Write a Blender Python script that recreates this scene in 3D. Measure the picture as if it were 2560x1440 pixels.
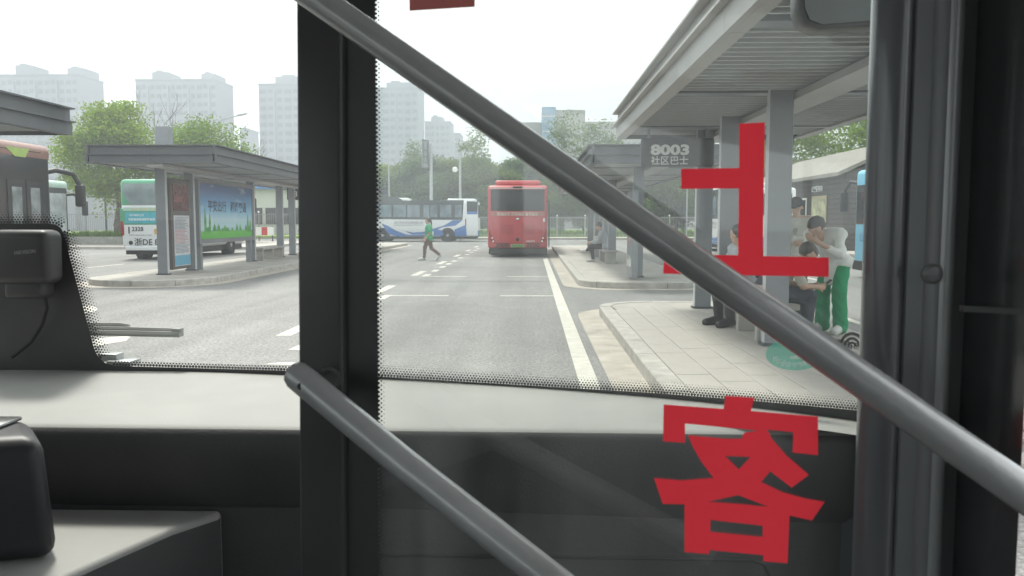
import bpy, bmesh, math, random
import numpy as np
from mathutils import Vector, Matrix

R = math.radians
for o in list(bpy.data.objects):
    bpy.data.objects.remove(o)
SC = bpy.context.scene
COL = SC.collection
random.seed(7)
RNG = np.random.default_rng(7)

# ------------------------------------------------------------------ camera
F, CX, CY = 2050.0, 1280.0, 720.0          # focal length and centre in photo pixels (2560 wide)
YAW, PITCH, EYE = R(1.4), R(4.66), 1.5
cam_d = bpy.data.cameras.new('camera')
cam = bpy.data.objects.new('camera', cam_d)
COL.objects.link(cam)
cam.location = (0, 0, EYE)
cam.rotation_euler = (R(90) - PITCH, 0, YAW)
cam_d.sensor_width = 36
cam_d.lens = F / 2560 * 36
cam_d.clip_start = 0.02
cam_d.clip_end = 3000
cam_d.dof.use_dof = True
cam_d.dof.focus_distance = 14
cam_d.dof.aperture_fstop = 15
SC.camera = cam

# ------------------------------------------------------------------ world, sun, exposure
SUN_EL, SUN_AZ = R(60), R(-30)              # high, ahead and a little to the left
w = bpy.data.worlds.new('World')
SC.world = w
w.use_nodes = True
nt = w.node_tree
nt.nodes.clear()
wo = nt.nodes.new('ShaderNodeOutputWorld')
bg = nt.nodes.new('ShaderNodeBackground')
sky = nt.nodes.new('ShaderNodeTexSky')
sky.sky_type = 'NISHITA'
sky.sun_disc = False
sky.sun_elevation = SUN_EL
sky.sun_rotation = SUN_AZ
sky.dust_density = 6
sky.air_density = 1.2
sky.ozone_density = 1.0
mx = nt.nodes.new('ShaderNodeMix')
mx.data_type = 'RGBA'
mx.inputs['Factor'].default_value = 0.86
nt.links.new(sky.outputs[0], mx.inputs['A'])
mx.inputs['B'].default_value = (9.1, 9.35, 9.2, 1)   # even white overcast over the blue
nt.links.new(mx.outputs['Result'], bg.inputs['Color'])
bg.inputs['Strength'].default_value = 0.088
nt.links.new(bg.outputs[0], wo.inputs[0])

sd = bpy.data.lights.new('sun', 'SUN')
sd.energy = 1.9
sd.angle = R(10)
sd.color = (1.0, 0.95, 0.88)
sun = bpy.data.objects.new('sun', sd)
COL.objects.link(sun)
_tl = Vector((math.sin(SUN_AZ) * math.cos(SUN_EL), math.cos(SUN_AZ) * math.cos(SUN_EL), math.sin(SUN_EL)))
sun.rotation_euler = _tl.to_track_quat('Z', 'Y').to_euler()
sun.location = (0, 0, 60)

SC.view_settings.view_transform = 'Standard'
SC.view_settings.look = 'None'
SC.view_settings.gamma = 1
SC.view_settings.exposure = 1.62
SC.cycles.use_denoising = True
SC.cycles.max_bounces = 7
SC.cycles.transparent_max_bounces = 24
SC.cycles.volume_bounces = 0
SC.cycles.caustics_reflective = False
SC.cycles.caustics_refractive = False

# ------------------------------------------------------------------ pixel helpers (where a photo pixel's ray meets a real plane)
_d = Vector((-math.sin(YAW) * math.cos(PITCH), math.cos(YAW) * math.cos(PITCH), -math.sin(PITCH)))
_r = Vector((math.cos(YAW), math.sin(YAW), 0))
_u = _r.cross(_d)
ORI = Vector((0, 0, EYE))
def ray(px, py):
    return _d + _r * ((px - CX) / F) - _u * ((py - CY) / F)
def G(px, py, z=0.0):
    d = ray(px, py)
    return ORI + d * ((z - EYE) / d.z)
def PY(px, py, Y):
    d = ray(px, py)
    return ORI + d * (Y / d.y)
def PX(px, py, X):
    d = ray(px, py)
    return ORI + d * (X / d.x)
def PP(px, py, p, n):
    d = ray(px, py)
    return ORI + d * ((p - ORI).dot(n) / d.dot(n))

# ------------------------------------------------------------------ materials
MATS = {}
def mat(name, col, rough=0.6, metal=0.0, var=0.10, scale=8.0, bump=0.0, bscale=60.0, coat=0.0, spec=0.5, dirt=0.0):
    if name in MATS:
        return MATS[name]
    m = bpy.data.materials.new(name)
    m.use_nodes = True
    t = m.node_tree
    b = t.nodes['Principled BSDF']
    b.inputs['Roughness'].default_value = rough
    b.inputs['Metallic'].default_value = metal
    b.inputs['Coat Weight'].default_value = coat
    b.inputs['Coat Roughness'].default_value = .12
    b.inputs['Specular IOR Level'].default_value = spec
    tc = t.nodes.new('ShaderNodeTexCoord')
    n = t.nodes.new('ShaderNodeTexNoise')
    n.inputs['Scale'].default_value = scale
    n.inputs['Detail'].default_value = 6
    t.links.new(tc.outputs['Object'], n.inputs['Vector'])
    cr = t.nodes.new('ShaderNodeValToRGB')
    cr.color_ramp.elements[0].position = 0.3
    cr.color_ramp.elements[1].position = 0.7
    lo = [max(0, c * (1 - var)) for c in col]
    hi = [min(1, c * (1 + var)) for c in col]
    cr.color_ramp.elements[0].color = (*lo, 1)
    cr.color_ramp.elements[1].color = (*hi, 1)
    t.links.new(n.outputs['Fac'], cr.inputs['Fac'])
    src = cr.outputs['Color']
    if dirt:
        n2 = t.nodes.new('ShaderNodeTexNoise')
        n2.inputs['Scale'].default_value = scale * 0.35
        n2.inputs['Detail'].default_value = 9
        n2.inputs['Roughness'].default_value = 0.75
        t.links.new(tc.outputs['Object'], n2.inputs['Vector'])
        r2 = t.nodes.new('ShaderNodeValToRGB')
        r2.color_ramp.elements[0].position = 0.48
        r2.color_ramp.elements[1].position = 0.72
        r2.color_ramp.elements[0].color = (0, 0, 0, 1)
        r2.color_ramp.elements[1].color = (dirt, dirt, dirt, 1)
        t.links.new(n2.outputs['Fac'], r2.inputs['Fac'])
        mm = t.nodes.new('ShaderNodeMix')
        mm.data_type = 'RGBA'
        t.links.new(r2.outputs['Color'], mm.inputs['Factor'])
        t.links.new(src, mm.inputs['A'])
        mm.inputs['B'].default_value = (col[0] * .45, col[1] * .43, col[2] * .4, 1)
        src = mm.outputs['Result']
    t.links.new(src, b.inputs['Base Color'])
    if bump:
        bn = t.nodes.new('ShaderNodeTexNoise')
        bn.inputs['Scale'].default_value = bscale
        bn.inputs['Detail'].default_value = 4
        t.links.new(tc.outputs['Object'], bn.inputs['Vector'])
        bp = t.nodes.new('ShaderNodeBump')
        bp.inputs['Strength'].default_value = bump
        bp.inputs['Distance'].default_value = 0.02
        t.links.new(bn.outputs['Fac'], bp.inputs['Height'])
        t.links.new(bp.outputs['Normal'], b.inputs['Normal'])
    MATS[name] = m
    return m

def glass_mat(name, tint, dust, dustcol=(.8, .82, .8), refl=0.07, streak=0.5, smear=False):
    m = bpy.data.materials.new(name)
    m.use_nodes = True
    t = m.node_tree
    t.nodes.clear()
    out = t.nodes.new('ShaderNodeOutputMaterial')
    tr = t.nodes.new('ShaderNodeBsdfTransparent')
    tr.inputs[0].default_value = (*tint, 1)
    gl = t.nodes.new('ShaderNodeBsdfGlossy')
    gl.inputs['Roughness'].default_value = 0.03
    lw = t.nodes.new('ShaderNodeLayerWeight')
    lw.inputs['Blend'].default_value = 0.5
    pw = t.nodes.new('ShaderNodeMath'); pw.operation = 'POWER'
    t.links.new(lw.outputs['Facing'], pw.inputs[0]); pw.inputs[1].default_value = 5
    ml = t.nodes.new('ShaderNodeMath'); ml.operation = 'MULTIPLY_ADD'
    t.links.new(pw.outputs[0], ml.inputs[0]); ml.inputs[1].default_value = 0.9; ml.inputs[2].default_value = refl
    m1 = t.nodes.new('ShaderNodeMixShader')
    t.links.new(ml.outputs[0], m1.inputs[0]); t.links.new(tr.outputs[0], m1.inputs[1]); t.links.new(gl.outputs[0], m1.inputs[2])
    df = t.nodes.new('ShaderNodeBsdfDiffuse'); df.inputs[0].default_value = (*dustcol, 1)
    tl = t.nodes.new('ShaderNodeBsdfTranslucent'); tl.inputs[0].default_value = (*dustcol, 1)
    m2 = t.nodes.new('ShaderNodeMixShader'); m2.inputs[0].default_value = 0.6
    t.links.new(df.outputs[0], m2.inputs[1]); t.links.new(tl.outputs[0], m2.inputs[2])
    tc = t.nodes.new('ShaderNodeTexCoord')
    ns = t.nodes.new('ShaderNodeTexNoise'); ns.inputs['Scale'].default_value = 3; ns.inputs['Detail'].default_value = 8
    if smear:
        mpn = t.nodes.new('ShaderNodeMapping')
        mpn.inputs['Rotation'].default_value = (0, R(52), 0)
        mpn.inputs['Scale'].default_value = (5.5, 1, .45)
        t.links.new(tc.outputs['Object'], mpn.inputs['Vector']); t.links.new(mpn.outputs[0], ns.inputs['Vector'])
    else:
        t.links.new(tc.outputs['Object'], ns.inputs['Vector'])
    mp = t.nodes.new('ShaderNodeMapRange')
    mp.inputs['From Min'].default_value = 0.3; mp.inputs['From Max'].default_value = 0.7
    mp.inputs['To Min'].default_value = dust * (1 - streak); mp.inputs['To Max'].default_value = dust * (1 + streak)
    t.links.new(ns.outputs['Fac'], mp.inputs['Value'])
    m3 = t.nodes.new('ShaderNodeMixShader')
    t.links.new(mp.outputs[0], m3.inputs[0]); t.links.new(m1.outputs[0], m3.inputs[1]); t.links.new(m2.outputs[0], m3.inputs[2])
    t.links.new(m3.outputs[0], out.inputs[0])
    return m

def vinyl_mat(name, col, trans=0.5, thru=0.0):
    m = bpy.data.materials.new(name)
    m.use_nodes = True
    t = m.node_tree
    t.nodes.clear()
    out = t.nodes.new('ShaderNodeOutputMaterial')
    df = t.nodes.new('ShaderNodeBsdfDiffuse'); df.inputs[0].default_value = (*col, 1)
    tl = t.nodes.new('ShaderNodeBsdfTranslucent'); tl.inputs[0].default_value = (*col, 1)
    mxs = t.nodes.new('ShaderNodeMixShader'); mxs.inputs[0].default_value = trans
    t.links.new(df.outputs[0], mxs.inputs[1]); t.links.new(tl.outputs[0], mxs.inputs[2])
    last = mxs
    if thru:
        tp = t.nodes.new('ShaderNodeBsdfTransparent')
        m2 = t.nodes.new('ShaderNodeMixShader'); m2.inputs[0].default_value = thru
        t.links.new(mxs.outputs[0], m2.inputs[1]); t.links.new(tp.outputs[0], m2.inputs[2])
        last = m2
    t.links.new(last.outputs[0], out.inputs[0])
    return m

def leaf_mat(name, c0, c1, c2):
    m = bpy.data.materials.new(name)
    m.use_nodes = True
    t = m.node_tree
    t.nodes.clear()
    out = t.nodes.new('ShaderNodeOutputMaterial')
    ge = t.nodes.new('ShaderNodeNewGeometry')
    oi = t.nodes.new('ShaderNodeObjectInfo')
    ad = t.nodes.new('ShaderNodeMath'); ad.operation = 'MULTIPLY_ADD'
    t.links.new(oi.outputs['Random'], ad.inputs[0]); ad.inputs[1].default_value = 0.35
    sc = t.nodes.new('ShaderNodeMath'); sc.operation = 'MULTIPLY'; sc.inputs[1].default_value = 0.65
    t.links.new(ge.outputs['Random Per Island'], sc.inputs[0])
    t.links.new(sc.outputs[0], ad.inputs[2])
    cr = t.nodes.new('ShaderNodeValToRGB')
    cr.color_ramp.elements[0].color = (*c0, 1)
    cr.color_ramp.elements[1].color = (*c2, 1)
    e = cr.color_ramp.elements.new(0.5); e.color = (*c1, 1)
    t.links.new(ad.outputs[0], cr.inputs[0])
    df = t.nodes.new('ShaderNodeBsdfDiffuse'); tl = t.nodes.new('ShaderNodeBsdfTranslucent')
    t.links.new(cr.outputs[0], df.inputs[0]); t.links.new(cr.outputs[0], tl.inputs[0])
    m1 = t.nodes.new('ShaderNodeMixShader'); m1.inputs[0].default_value = 0.55
    t.links.new(df.outputs[0], m1.inputs[1]); t.links.new(tl.outputs[0], m1.inputs[2])
    t.links.new(m1.outputs[0], out.inputs[0])
    return m

def asphalt_mat():
    m = bpy.data.materials.new('asphalt')
    m.use_nodes = True
    t = m.node_tree
    b = t.nodes['Principled BSDF']
    b.inputs['Roughness'].default_value = 0.8
    b.inputs['Specular IOR Level'].default_value = 0.3
    tc = t.nodes.new('ShaderNodeTexCoord')
    def noise(s, det, rgh=.6):
        n = t.nodes.new('ShaderNodeTexNoise')
        n.inputs['Scale'].default_value = s; n.inputs['Detail'].default_value = det; n.inputs['Roughness'].default_value = rgh
        t.links.new(tc.outputs['Object'], n.inputs['Vector'])
        return n
    big, fine, mid = noise(.22, 5), noise(24, 6, .85), noise(2.2, 6, .7)
    vo = t.nodes.new('ShaderNodeTexVoronoi'); vo.inputs['Scale'].default_value = 42
    t.links.new(tc.outputs['Object'], vo.inputs['Vector'])
    def ramp(n, p0, c0, p1, c1, out='Fac'):
        r = t.nodes.new('ShaderNodeValToRGB')
        r.color_ramp.elements[0].position = p0; r.color_ramp.elements[1].position = p1
        r.color_ramp.elements[0].color = (c0, c0, c0, 1); r.color_ramp.elements[1].color = (c1, c1, c1 , 1)
        t.links.new(n.outputs[out], r.inputs[0])
        return r
    def mult(a, bb):
        x = t.nodes.new('ShaderNodeMix'); x.data_type = 'RGBA'; x.blend_type = 'MULTIPLY'; x.inputs['Factor'].default_value = 1
        t.links.new(a, x.inputs['A']); t.links.new(bb, x.inputs['B'])
        return x.outputs['Result']
    base = t.nodes.new('ShaderNodeRGB'); base.outputs[0].default_value = (.200, .197, .192, 1)
    c = mult(base.outputs[0], ramp(big, .3, .86, .7, 1.12).outputs[0])
    c = mult(c, ramp(mid, .3, .90, .7, 1.08).outputs[0])
    c = mult(c, ramp(fine, .34, .35, .68, 1.7).outputs[0])
    mpn = t.nodes.new('ShaderNodeMapping'); mpn.inputs['Scale'].default_value = (1.1, .045, 1)
    t.links.new(tc.outputs['Object'], mpn.inputs['Vector'])
    tk = t.nodes.new('ShaderNodeTexNoise'); tk.inputs['Scale'].default_value = 1.4; tk.inputs['Detail'].default_value = 5
    t.links.new(mpn.outputs[0], tk.inputs['Vector'])
    c = mult(c, ramp(tk, .38, .87, .62, 1.06).outputs[0])
    st = noise(.9, 8, .75)
    c = mult(c, ramp(st, .60, 1.0, .74, .62).outputs[0])
    c = mult(c, ramp(vo, .1, .8, .6, 1.15, 'Distance').outputs[0])
    t.links.new(c, b.inputs['Base Color'])
    bp = t.nodes.new('ShaderNodeBump'); bp.inputs['Strength'].default_value = .35; bp.inputs['Distance'].default_value = .01
    t.links.new(fine.outputs['Fac'], bp.inputs['Height'])
    t.links.new(bp.outputs['Normal'], b.inputs['Normal'])
    return m

M = {}
M['asphalt'] = asphalt_mat()
M['paint'] = mat('road_paint', (.50, .48, .43), .7, var=.12, scale=5, dirt=.35)
M['concrete'] = mat('concrete', (.38, .365, .34), .85, var=.14, scale=4, bump=.2, dirt=.4)
M['gutter'] = mat('gutter_concrete', (.40, .365, .32), .85, var=.2, scale=3, bump=.2, dirt=.6)
M['kerb'] = mat('kerb_granite', (.40, .38, .35), .8, var=.18, scale=6, bump=.2, dirt=.6)
M['tile'] = mat('paving_tile', (.385, .36, .33), .75, var=.14, scale=1.9, bump=.15, dirt=.5)
M['bed'] = mat('paving_bed', (.20, .19, .18), .9)
M['tar'] = mat('tar_seam', (.07, .07, .07), .7)
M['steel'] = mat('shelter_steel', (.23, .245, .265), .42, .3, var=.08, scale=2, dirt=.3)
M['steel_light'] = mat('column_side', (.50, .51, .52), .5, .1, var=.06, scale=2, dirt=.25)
M['fascia'] = mat('fascia_grey', (.08, .086, .097), .5, .2, var=.08, scale=1.5, dirt=.25)
M['fascia_light'] = mat('fascia_pale', (.42, .41, .40), .5, .2, var=.06, scale=1.5, dirt=.2)
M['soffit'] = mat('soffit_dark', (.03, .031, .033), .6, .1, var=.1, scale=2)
M['slat'] = mat('slat_metal', (.55, .56, .56), .45, .3, var=.06)
M['signblack'] = mat('sign_dark', (.028, .03, .033), .4, var=.05)
M['white'] = mat('print_white', (.80, .80, .78), .6, var=.03)
M['red_print'] = mat('print_red', (.55, .06, .05), .6, var=.1)
M['black'] = mat('black_plastic', (.018, .018, .02), .5, var=.15)
M['rubber'] = mat('rubber', (.02, .02, .02), .75, var=.2)
M['dash'] = mat('dashboard_plastic', (.31, .31, .297), .62, var=.07, scale=5, bump=.07, bscale=220, dirt=.12)
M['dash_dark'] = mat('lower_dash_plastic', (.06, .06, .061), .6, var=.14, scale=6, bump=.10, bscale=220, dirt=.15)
M['trim'] = mat('door_profile', (.07, .07, .07), .38, var=.12)
M['frame'] = mat('door_frame_grey', (.25, .255, .26), .4, .2, var=.08, scale=4)
M['rail'] = mat('rail_grey', (.44, .445, .445), .35, .15, var=.12, scale=9, bump=.06, coat=.9, dirt=.3)
M['frit'] = mat('frit_black', (.055, .056, .056), .45, var=.05)
M['inner'] = mat('bus_lining', (.36, .36, .35), .7, var=.05)
M['floor'] = mat('bus_floor', (.04, .04, .042), .7, var=.2, scale=20)
M['chrome'] = mat('bright_metal', (.6, .6, .6), .25, 1.0, var=.04)
M['winglass'] = mat('dark_window', (.014, .017, .019), .08, var=.2, spec=.45)
M['tyre'] = mat('tyre', (.025, .025, .026), .85, var=.2)
M['rim'] = mat('wheel_rim', (.42, .42, .42), .4, .5, var=.1)
M['bark'] = mat('bark', (.09, .075, .06), .9, var=.35, scale=6, bump=.6, bscale=12)
M['skin'] = mat('skin', (.46, .29, .21), .55, var=.06)
M['hair'] = mat('hair', (.014, .012, .012), .55, var=.3, scale=40)
M['grass'] = leaf_mat('grass_leaf', (.07, .14, .02), (.11, .20, .03), (.16, .24, .05))
M['leaf_a'] = leaf_mat('leaf_green', (.07, .13, .03), (.13, .20, .05), (.23, .26, .06))
M['leaf_b'] = leaf_mat('leaf_fresh', (.10, .19, .02), (.17, .27, .035), (.28, .35, .06))
M['leaf_c'] = leaf_mat('leaf_bluegreen', (.06, .12, .05), (.10, .175, .07), (.16, .23, .08))

# ------------------------------------------------------------------ mesh builder
ORG = {}
class MB:
    def __init__(s):
        s.v, s.f, s.m = [], [], []
    def add(s, vs, fs, mi=0):
        n = len(s.v)
        s.v += [tuple(v) for v in vs]
        s.f += [tuple(i + n for i in f) for f in fs]
        s.m += [mi] * len(fs)
        return s
    def box(s, x0, x1, y0, y1, z0, z1, mi=0):
        return s.add([(x0, y0, z0), (x1, y0, z0), (x1, y1, z0), (x0, y1, z0), (x0, y0, z1), (x1, y0, z1), (x1, y1, z1), (x0, y1, z1)],
                     [(0, 3, 2, 1), (4, 5, 6, 7), (0, 1, 5, 4), (1, 2, 6, 5), (2, 3, 7, 6), (3, 0, 4, 7)], mi)
    def obox(s, c, a, b, d, mi=0):
        c, a, b, d = Vector(c), Vector(a), Vector(b), Vector(d)
        vs = [c + a * i + b * j + d * k for k in (-1, 1) for (i, j) in ((-1, -1), (1, -1), (1, 1), (-1, 1))]
        return s.add(vs, [(0, 3, 2, 1), (4, 5, 6, 7), (0, 1, 5, 4), (1, 2, 6, 5), (2, 3, 7, 6), (3, 0, 4, 7)], mi)
    def tube(s, pts, rad, n=10, mi=0, cap=True):
        pts = [Vector(p) for p in pts]
        if not hasattr(rad, '__len__'):
            rad = [rad] * len(pts)
        base = len(s.v)
        prev = None
        for i, p in enumerate(pts):
            t = (pts[min(i + 1, len(pts) - 1)] - pts[max(i - 1, 0)]).normalized()
            if prev is None:
                a = t.cross(Vector((0, 0, 1)))
                if a.length < 1e-3:
                    a = Vector((1, 0, 0))
                a.normalize()
            else:
                a = (prev - t * prev.dot(t)).normalized()
            prev = a
            b = t.cross(a)
            for k in range(n):
                an = 2 * math.pi * k / n
                s.v.append(tuple(p + (a * math.cos(an) + b * math.sin(an)) * rad[i]))
        for i in range(len(pts) - 1):
            for k in range(n):
                k2 = (k + 1) % n
                s.f.append((base + i * n + k, base + i * n + k2, base + (i + 1) * n + k2, base + (i + 1) * n + k)); s.m.append(mi)
        if cap:
            s.f.append(tuple(base + k for k in range(n))[::-1]); s.m.append(mi)
            e = base + (len(pts) - 1) * n
            s.f.append(tuple(e + k for k in range(n))); s.m.append(mi)
        return s
    def prism(s, poly, ext, mi=0):
        poly = [Vector(p) for p in poly]
        ext = Vector(ext)
        n = len(poly)
        vs = poly + [p + ext for p in poly]
        fs = [tuple(range(n))[::-1], tuple(range(n, 2 * n))] + [(i, (i + 1) % n, n + (i + 1) % n, n + i) for i in range(n)]
        return s.add(vs, fs, mi)
    def poly(s, pts, mi=0):
        return s.add(pts, [tuple(range(len(pts)))], mi)
    def text(s, txt, org, xd, yd, height=None, width=None, bold=0.0, mi=0, align='L', spacing=1.0):
        vs, fs, tw, th = text_geo(txt, bold, spacing)
        sc_y = height / th if height else width / tw
        sc_x = width / tw if width else sc_y
        xd, yd, org = Vector(xd).normalized(), Vector(yd).normalized(), Vector(org)
        if align == 'C':
            org = org - xd * (tw * sc_x / 2)
        return s.add([org + xd * (x * sc_x) + yd * (y * sc_y) for (x, y) in vs], fs, mi)
    def build(s, name, mats, parent=None, world=True, smooth=30, bevel=0, seg=2, recalc=True):
        if not isinstance(mats, (list, tuple)):
            mats = [mats]
        org = ORG.get(parent.name, Vector()) if (parent and world) else Vector()
        me = bpy.data.meshes.new(name)
        me.from_pydata([tuple(Vector(v) - org) for v in s.v], [], s.f)
        for mm in mats:
            me.materials.append(mm)
        me.polygons.foreach_set('material_index', s.m)
        if recalc or bevel:
            bm = bmesh.new(); bm.from_mesh(me)
            if recalc:
                bmesh.ops.recalc_face_normals(bm, faces=bm.faces)
            if bevel:
                bmesh.ops.remove_doubles(bm, verts=bm.verts, dist=1e-5)
                es = [e for e in bm.edges if len(e.link_faces) == 2 and e.calc_face_angle(0) > R(35)]
                bmesh.ops.bevel(bm, geom=es, offset=bevel, segments=seg, profile=.5, affect='EDGES', clamp_overlap=True)
            bm.to_mesh(me); bm.free()
        if smooth:
            me.polygons.foreach_set('use_smooth', [True] * len(me.polygons))
            me.set_sharp_from_angle(angle=R(smooth))
        o = bpy.data.objects.new(name, me)
        COL.objects.link(o)
        if parent:
            o.parent = parent
        ORG[o.name] = org
        return o

_TXT = {}
def text_geo(txt, bold, spacing=1.0):
    k = (txt, bold, spacing)
    if k in _TXT:
        return _TXT[k]
    cu = bpy.data.curves.new('t', 'FONT')
    cu.body = txt; cu.size = 1; cu.offset = bold; cu.resolution_u = 3; cu.space_character = spacing
    ob = bpy.data.objects.new('t', cu)
    COL.objects.link(ob)
    bpy.context.view_layer.update()
    me = bpy.data.meshes.new_from_object(ob.evaluated_get(bpy.context.evaluated_depsgraph_get()))
    vs = [(v.co.x, v.co.y) for v in me.vertices]
    fs = [tuple(p.vertices) for p in me.polygons]
    bpy.data.objects.remove(ob); bpy.data.meshes.remove(me); bpy.data.curves.remove(cu)
    x0 = min(v[0] for v in vs); y0 = min(v[1] for v in vs)
    tw = max(v[0] for v in vs) - x0; th = max(v[1] for v in vs) - y0
    _TXT[k] = ([(x - x0, y - y0) for x, y in vs], fs, tw, th)
    return _TXT[k]

def fill2d(loops):
    """triangulate an outline with holes, given as lists of 2D points"""
    bm = bmesh.new()
    for lp in loops:
        vs = [bm.verts.new((x, y, 0)) for x, y in lp]
        for i in range(len(vs)):
            bm.edges.new((vs[i], vs[(i + 1) % len(vs)]))
    bmesh.ops.triangle_fill(bm, use_beauty=True, use_dissolve=False, edges=bm.edges[:])
    bm.verts.index_update()
    vs = [(v.co.x, v.co.y) for v in bm.verts]
    fs = [tuple(v.index for v in f.verts) for f in bm.faces]
    bm.free()
    return vs, fs

def tag(o, label=None, cat=None, group=None, kind=None):
    if label: o['label'] = label
    if cat: o['category'] = cat
    if group: o['group'] = group
    if kind: o['kind'] = kind
    return o
def empty(name, loc, rz=0.0):
    o = bpy.data.objects.new(name, None)
    COL.objects.link(o)
    o.location = loc
    o.rotation_euler = (0, 0, rz)
    o.empty_display_size = .2
    ORG[o.name] = Vector(loc) if rz == 0 else Vector()
    return o
def copy_tree(o, parent=None):
    c = o.copy()
    COL.objects.link(c)
    if parent:
        c.parent = parent
    for ch in list(o.children):
        copy_tree(ch, c)
    return c
def dup(o, loc, parent):
    c = o.copy(); COL.objects.link(c); c.location = loc; c.parent = parent
    return c

# ================================================================== GROUND
GZ = 0.0
ground = MB().add([(-560, -120, 0), (560, -120, 0), (560, 560, 0), (-560, 560, 0)], [(0, 1, 2, 3)]).build('ground', M['asphalt'], smooth=0)
tag(ground, kind='structure')

def strip(name, x0, x1, y0, y1, z=.004, m='paint', skew=0.0):
    mb = MB().add([(x0, y0, z), (x1, y0, z), (x1 + skew, y1, z), (x0 + skew, y1, z)], [(0, 1, 2, 3)])
    return mb.build(name, M[m], ground, smooth=0)
strip('solid_lane_line', .44, .62, 4, 33)
for y0 in (10.6, 16.9, 22.5, 28.5, 34.6, 40.8, 47):
    strip('lane_dash', -3.36, -3.16, y0, y0 + 2.1)
for y0 in (15.6, 22.2, 24.3, 26.3, 28.3, 30.3, 33.0, 36.5, 39, 41.5, 44):
    strip('short_lane_dash', -3.02, -2.84, y0, y0 + .95)
for Y, segs in ((16.35, ((-2.84, -1.68), (-.64, .44))), (22.1, ((-2.84, -1.78), (-.68, .44))), (33.2, ((-2.84, -1.9), (-.7, .44)))):
    for a, b in segs:
        strip('bay_line', a, b, Y, Y + .16, z=.0042)
strip('tar_seam', -5.5, .44, 20.4, 20.46, m='tar')
strip('tar_seam', -2.9, .44, 26.4, 26.45, m='tar')
strip('tar_seam', 4.4, 14, 26.4, 26.45, m='tar')
# markings of the turning lane on the left
def pixmark(name, pts, z=.004):
    return MB().poly([G(x, y, z) for x, y in pts]).build(name, M['paint'], ground, smooth=0)
pixmark('turn_marking', [(150, 868), (250, 846), (330, 838), (315, 852), (235, 866), (150, 884)])
pixmark('turn_marking', [(150, 764), (215, 763), (240, 768), (245, 773), (236, 779), (205, 784), (150, 786)])
pixmark('turn_marking', [(720, 874), (760, 858), (760, 876)])
pixmark('turn_marking', [(655, 911), (700, 906), (760, 906), (760, 912)])
for y0 in (20, 27, 34, 41):
    strip('right_lane_line', 7.2, 7.36, y0, y0 + 4)
strip('right_lane_line', 4.75, 4.9, 9, 13)
for k in range(5):
    strip('left_lane_line', -14.4, -14.25, 20 + k * 6, 22.5 + k * 6)

def rrect(x0, x1, y0, y1, r, n=7):
    pts = []
    for cx, cy, a0 in ((x1 - r, y0 + r, -90), (x1 - r, y1 - r, 0), (x0 + r, y1 - r, 90), (x0 + r, y0 + r, 180)):
        for i in range(n + 1):
            a = R(a0 + 90 * i / n)
            pts.append(Vector((cx + r * math.cos(a), cy + r * math.sin(a), 0)))
    return pts

def platform(name, x0, x1, y0, y1, r, h=.15, stone=.9, kw=.2, gutter=.34, tiles=None):
    outer = rrect(x0, x1, y0, y1, r); inner = rrect(x0 + kw, x1 - kw, y0 + kw, y1 - kw, r - kw)
    slab_h = h - (.03 if tiles else .004)
    root = MB().prism([p for p in inner], (0, 0, slab_h)).build(name, M['bed'] if tiles else M['tile'], smooth=0)
    tag(root, kind='structure')
    # gutter ring
    if gutter:
        go = rrect(x0 - gutter, x1 + gutter, y0 - gutter, y1 + gutter, r + gutter)
        mb = MB(); n = len(outer)
        mb.add([p + Vector((0, 0, .006)) for p in go] + [p + Vector((0, 0, .011)) for p in outer], [(i, (i + 1) % n, n + (i + 1) % n, n + i) for i in range(n)])
        mb.build('gutter', M['gutter'], root, smooth=0)
    # kerb stones, one object each
    segs = []
    n = len(outer)
    run_o, run_i, acc = [outer[0]], [inner[0]], 0
    def flush():
        if len(run_o) < 2: return
        g = .004
        ro = [p.copy() for p in run_o]; ri = [p.copy() for p in run_i]
        t0 = (ro[1] - ro[0]).normalized() * g; t1 = (ro[-1] - ro[-2]).normalized() * g
        ro[0] += t0; ri[0] += t0; ro[-1] -= t1; ri[-1] -= t1
        dz = random.uniform(-.003, .003)
        MB().prism(ro + ri[::-1], (0, 0, h + dz)).build('kerb_stone', M['kerb'], root, smooth=0, bevel=.012, seg=1)
    for i in range(n):
        a, b = outer[i], outer[(i + 1) % n]
        ai, bi = inner[i], inner[(i + 1) % n]
        L = (b - a).length
        if L > stone * 1.2:
            if acc > 0:
                flush(); run_o, run_i, acc = [a], [ai], 0
            k = max(1, round(L / stone))
            for j in range(1, k + 1):
                run_o.append(a.lerp(b, j / k)); run_i.append(ai.lerp(bi, j / k))
                flush()
                run_o, run_i, acc = [run_o[-1]], [run_i[-1]], 0
        else:
            run_o.append(b); run_i.append(bi); acc += L
            if acc >= stone * .85:
                flush(); run_o, run_i, acc = [b], [bi], 0
    flush()
    if tiles:
        tw, tl = tiles
        base = MB().box(-tw / 2 + .003, tw / 2 - .003, -tl / 2 + .003, tl / 2 - .003, 0, .028).build('paving_tile', M['tile'], root, smooth=0, bevel=.004, seg=1)
        first = True
        nx = int((x1 - x0 - 2 * kw) / tw + .01)
        off = (x1 - x0 - 2 * kw - nx * tw) / 2
        for i in range(nx):
            cx = x0 + kw + off + tw * (i + .5)
            y = y0 + kw + .9 - (tl / 2 if i % 2 else 0)
            while y + tl / 2 < y1 - kw - .02:
                edge = (i < 2 or i > nx - 3) and (y + tl / 2 > y1 - kw - (.42 if 0 < i < nx - 1 else .8))
                if not edge:
                    loc = (cx, y, slab_h + random.uniform(-.0025, .0025))
                    if first:
                        base.location = loc; first = False
                    else:
                        t = dup(base, loc, root)
                y += tl
        # cut pieces fill the rounded end
        zt = slab_h
    return root
near_platform = platform('near_right_platform', 1.07, 4.0, 4.6, 13.95, .95, tiles=(.31625, .6))
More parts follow.
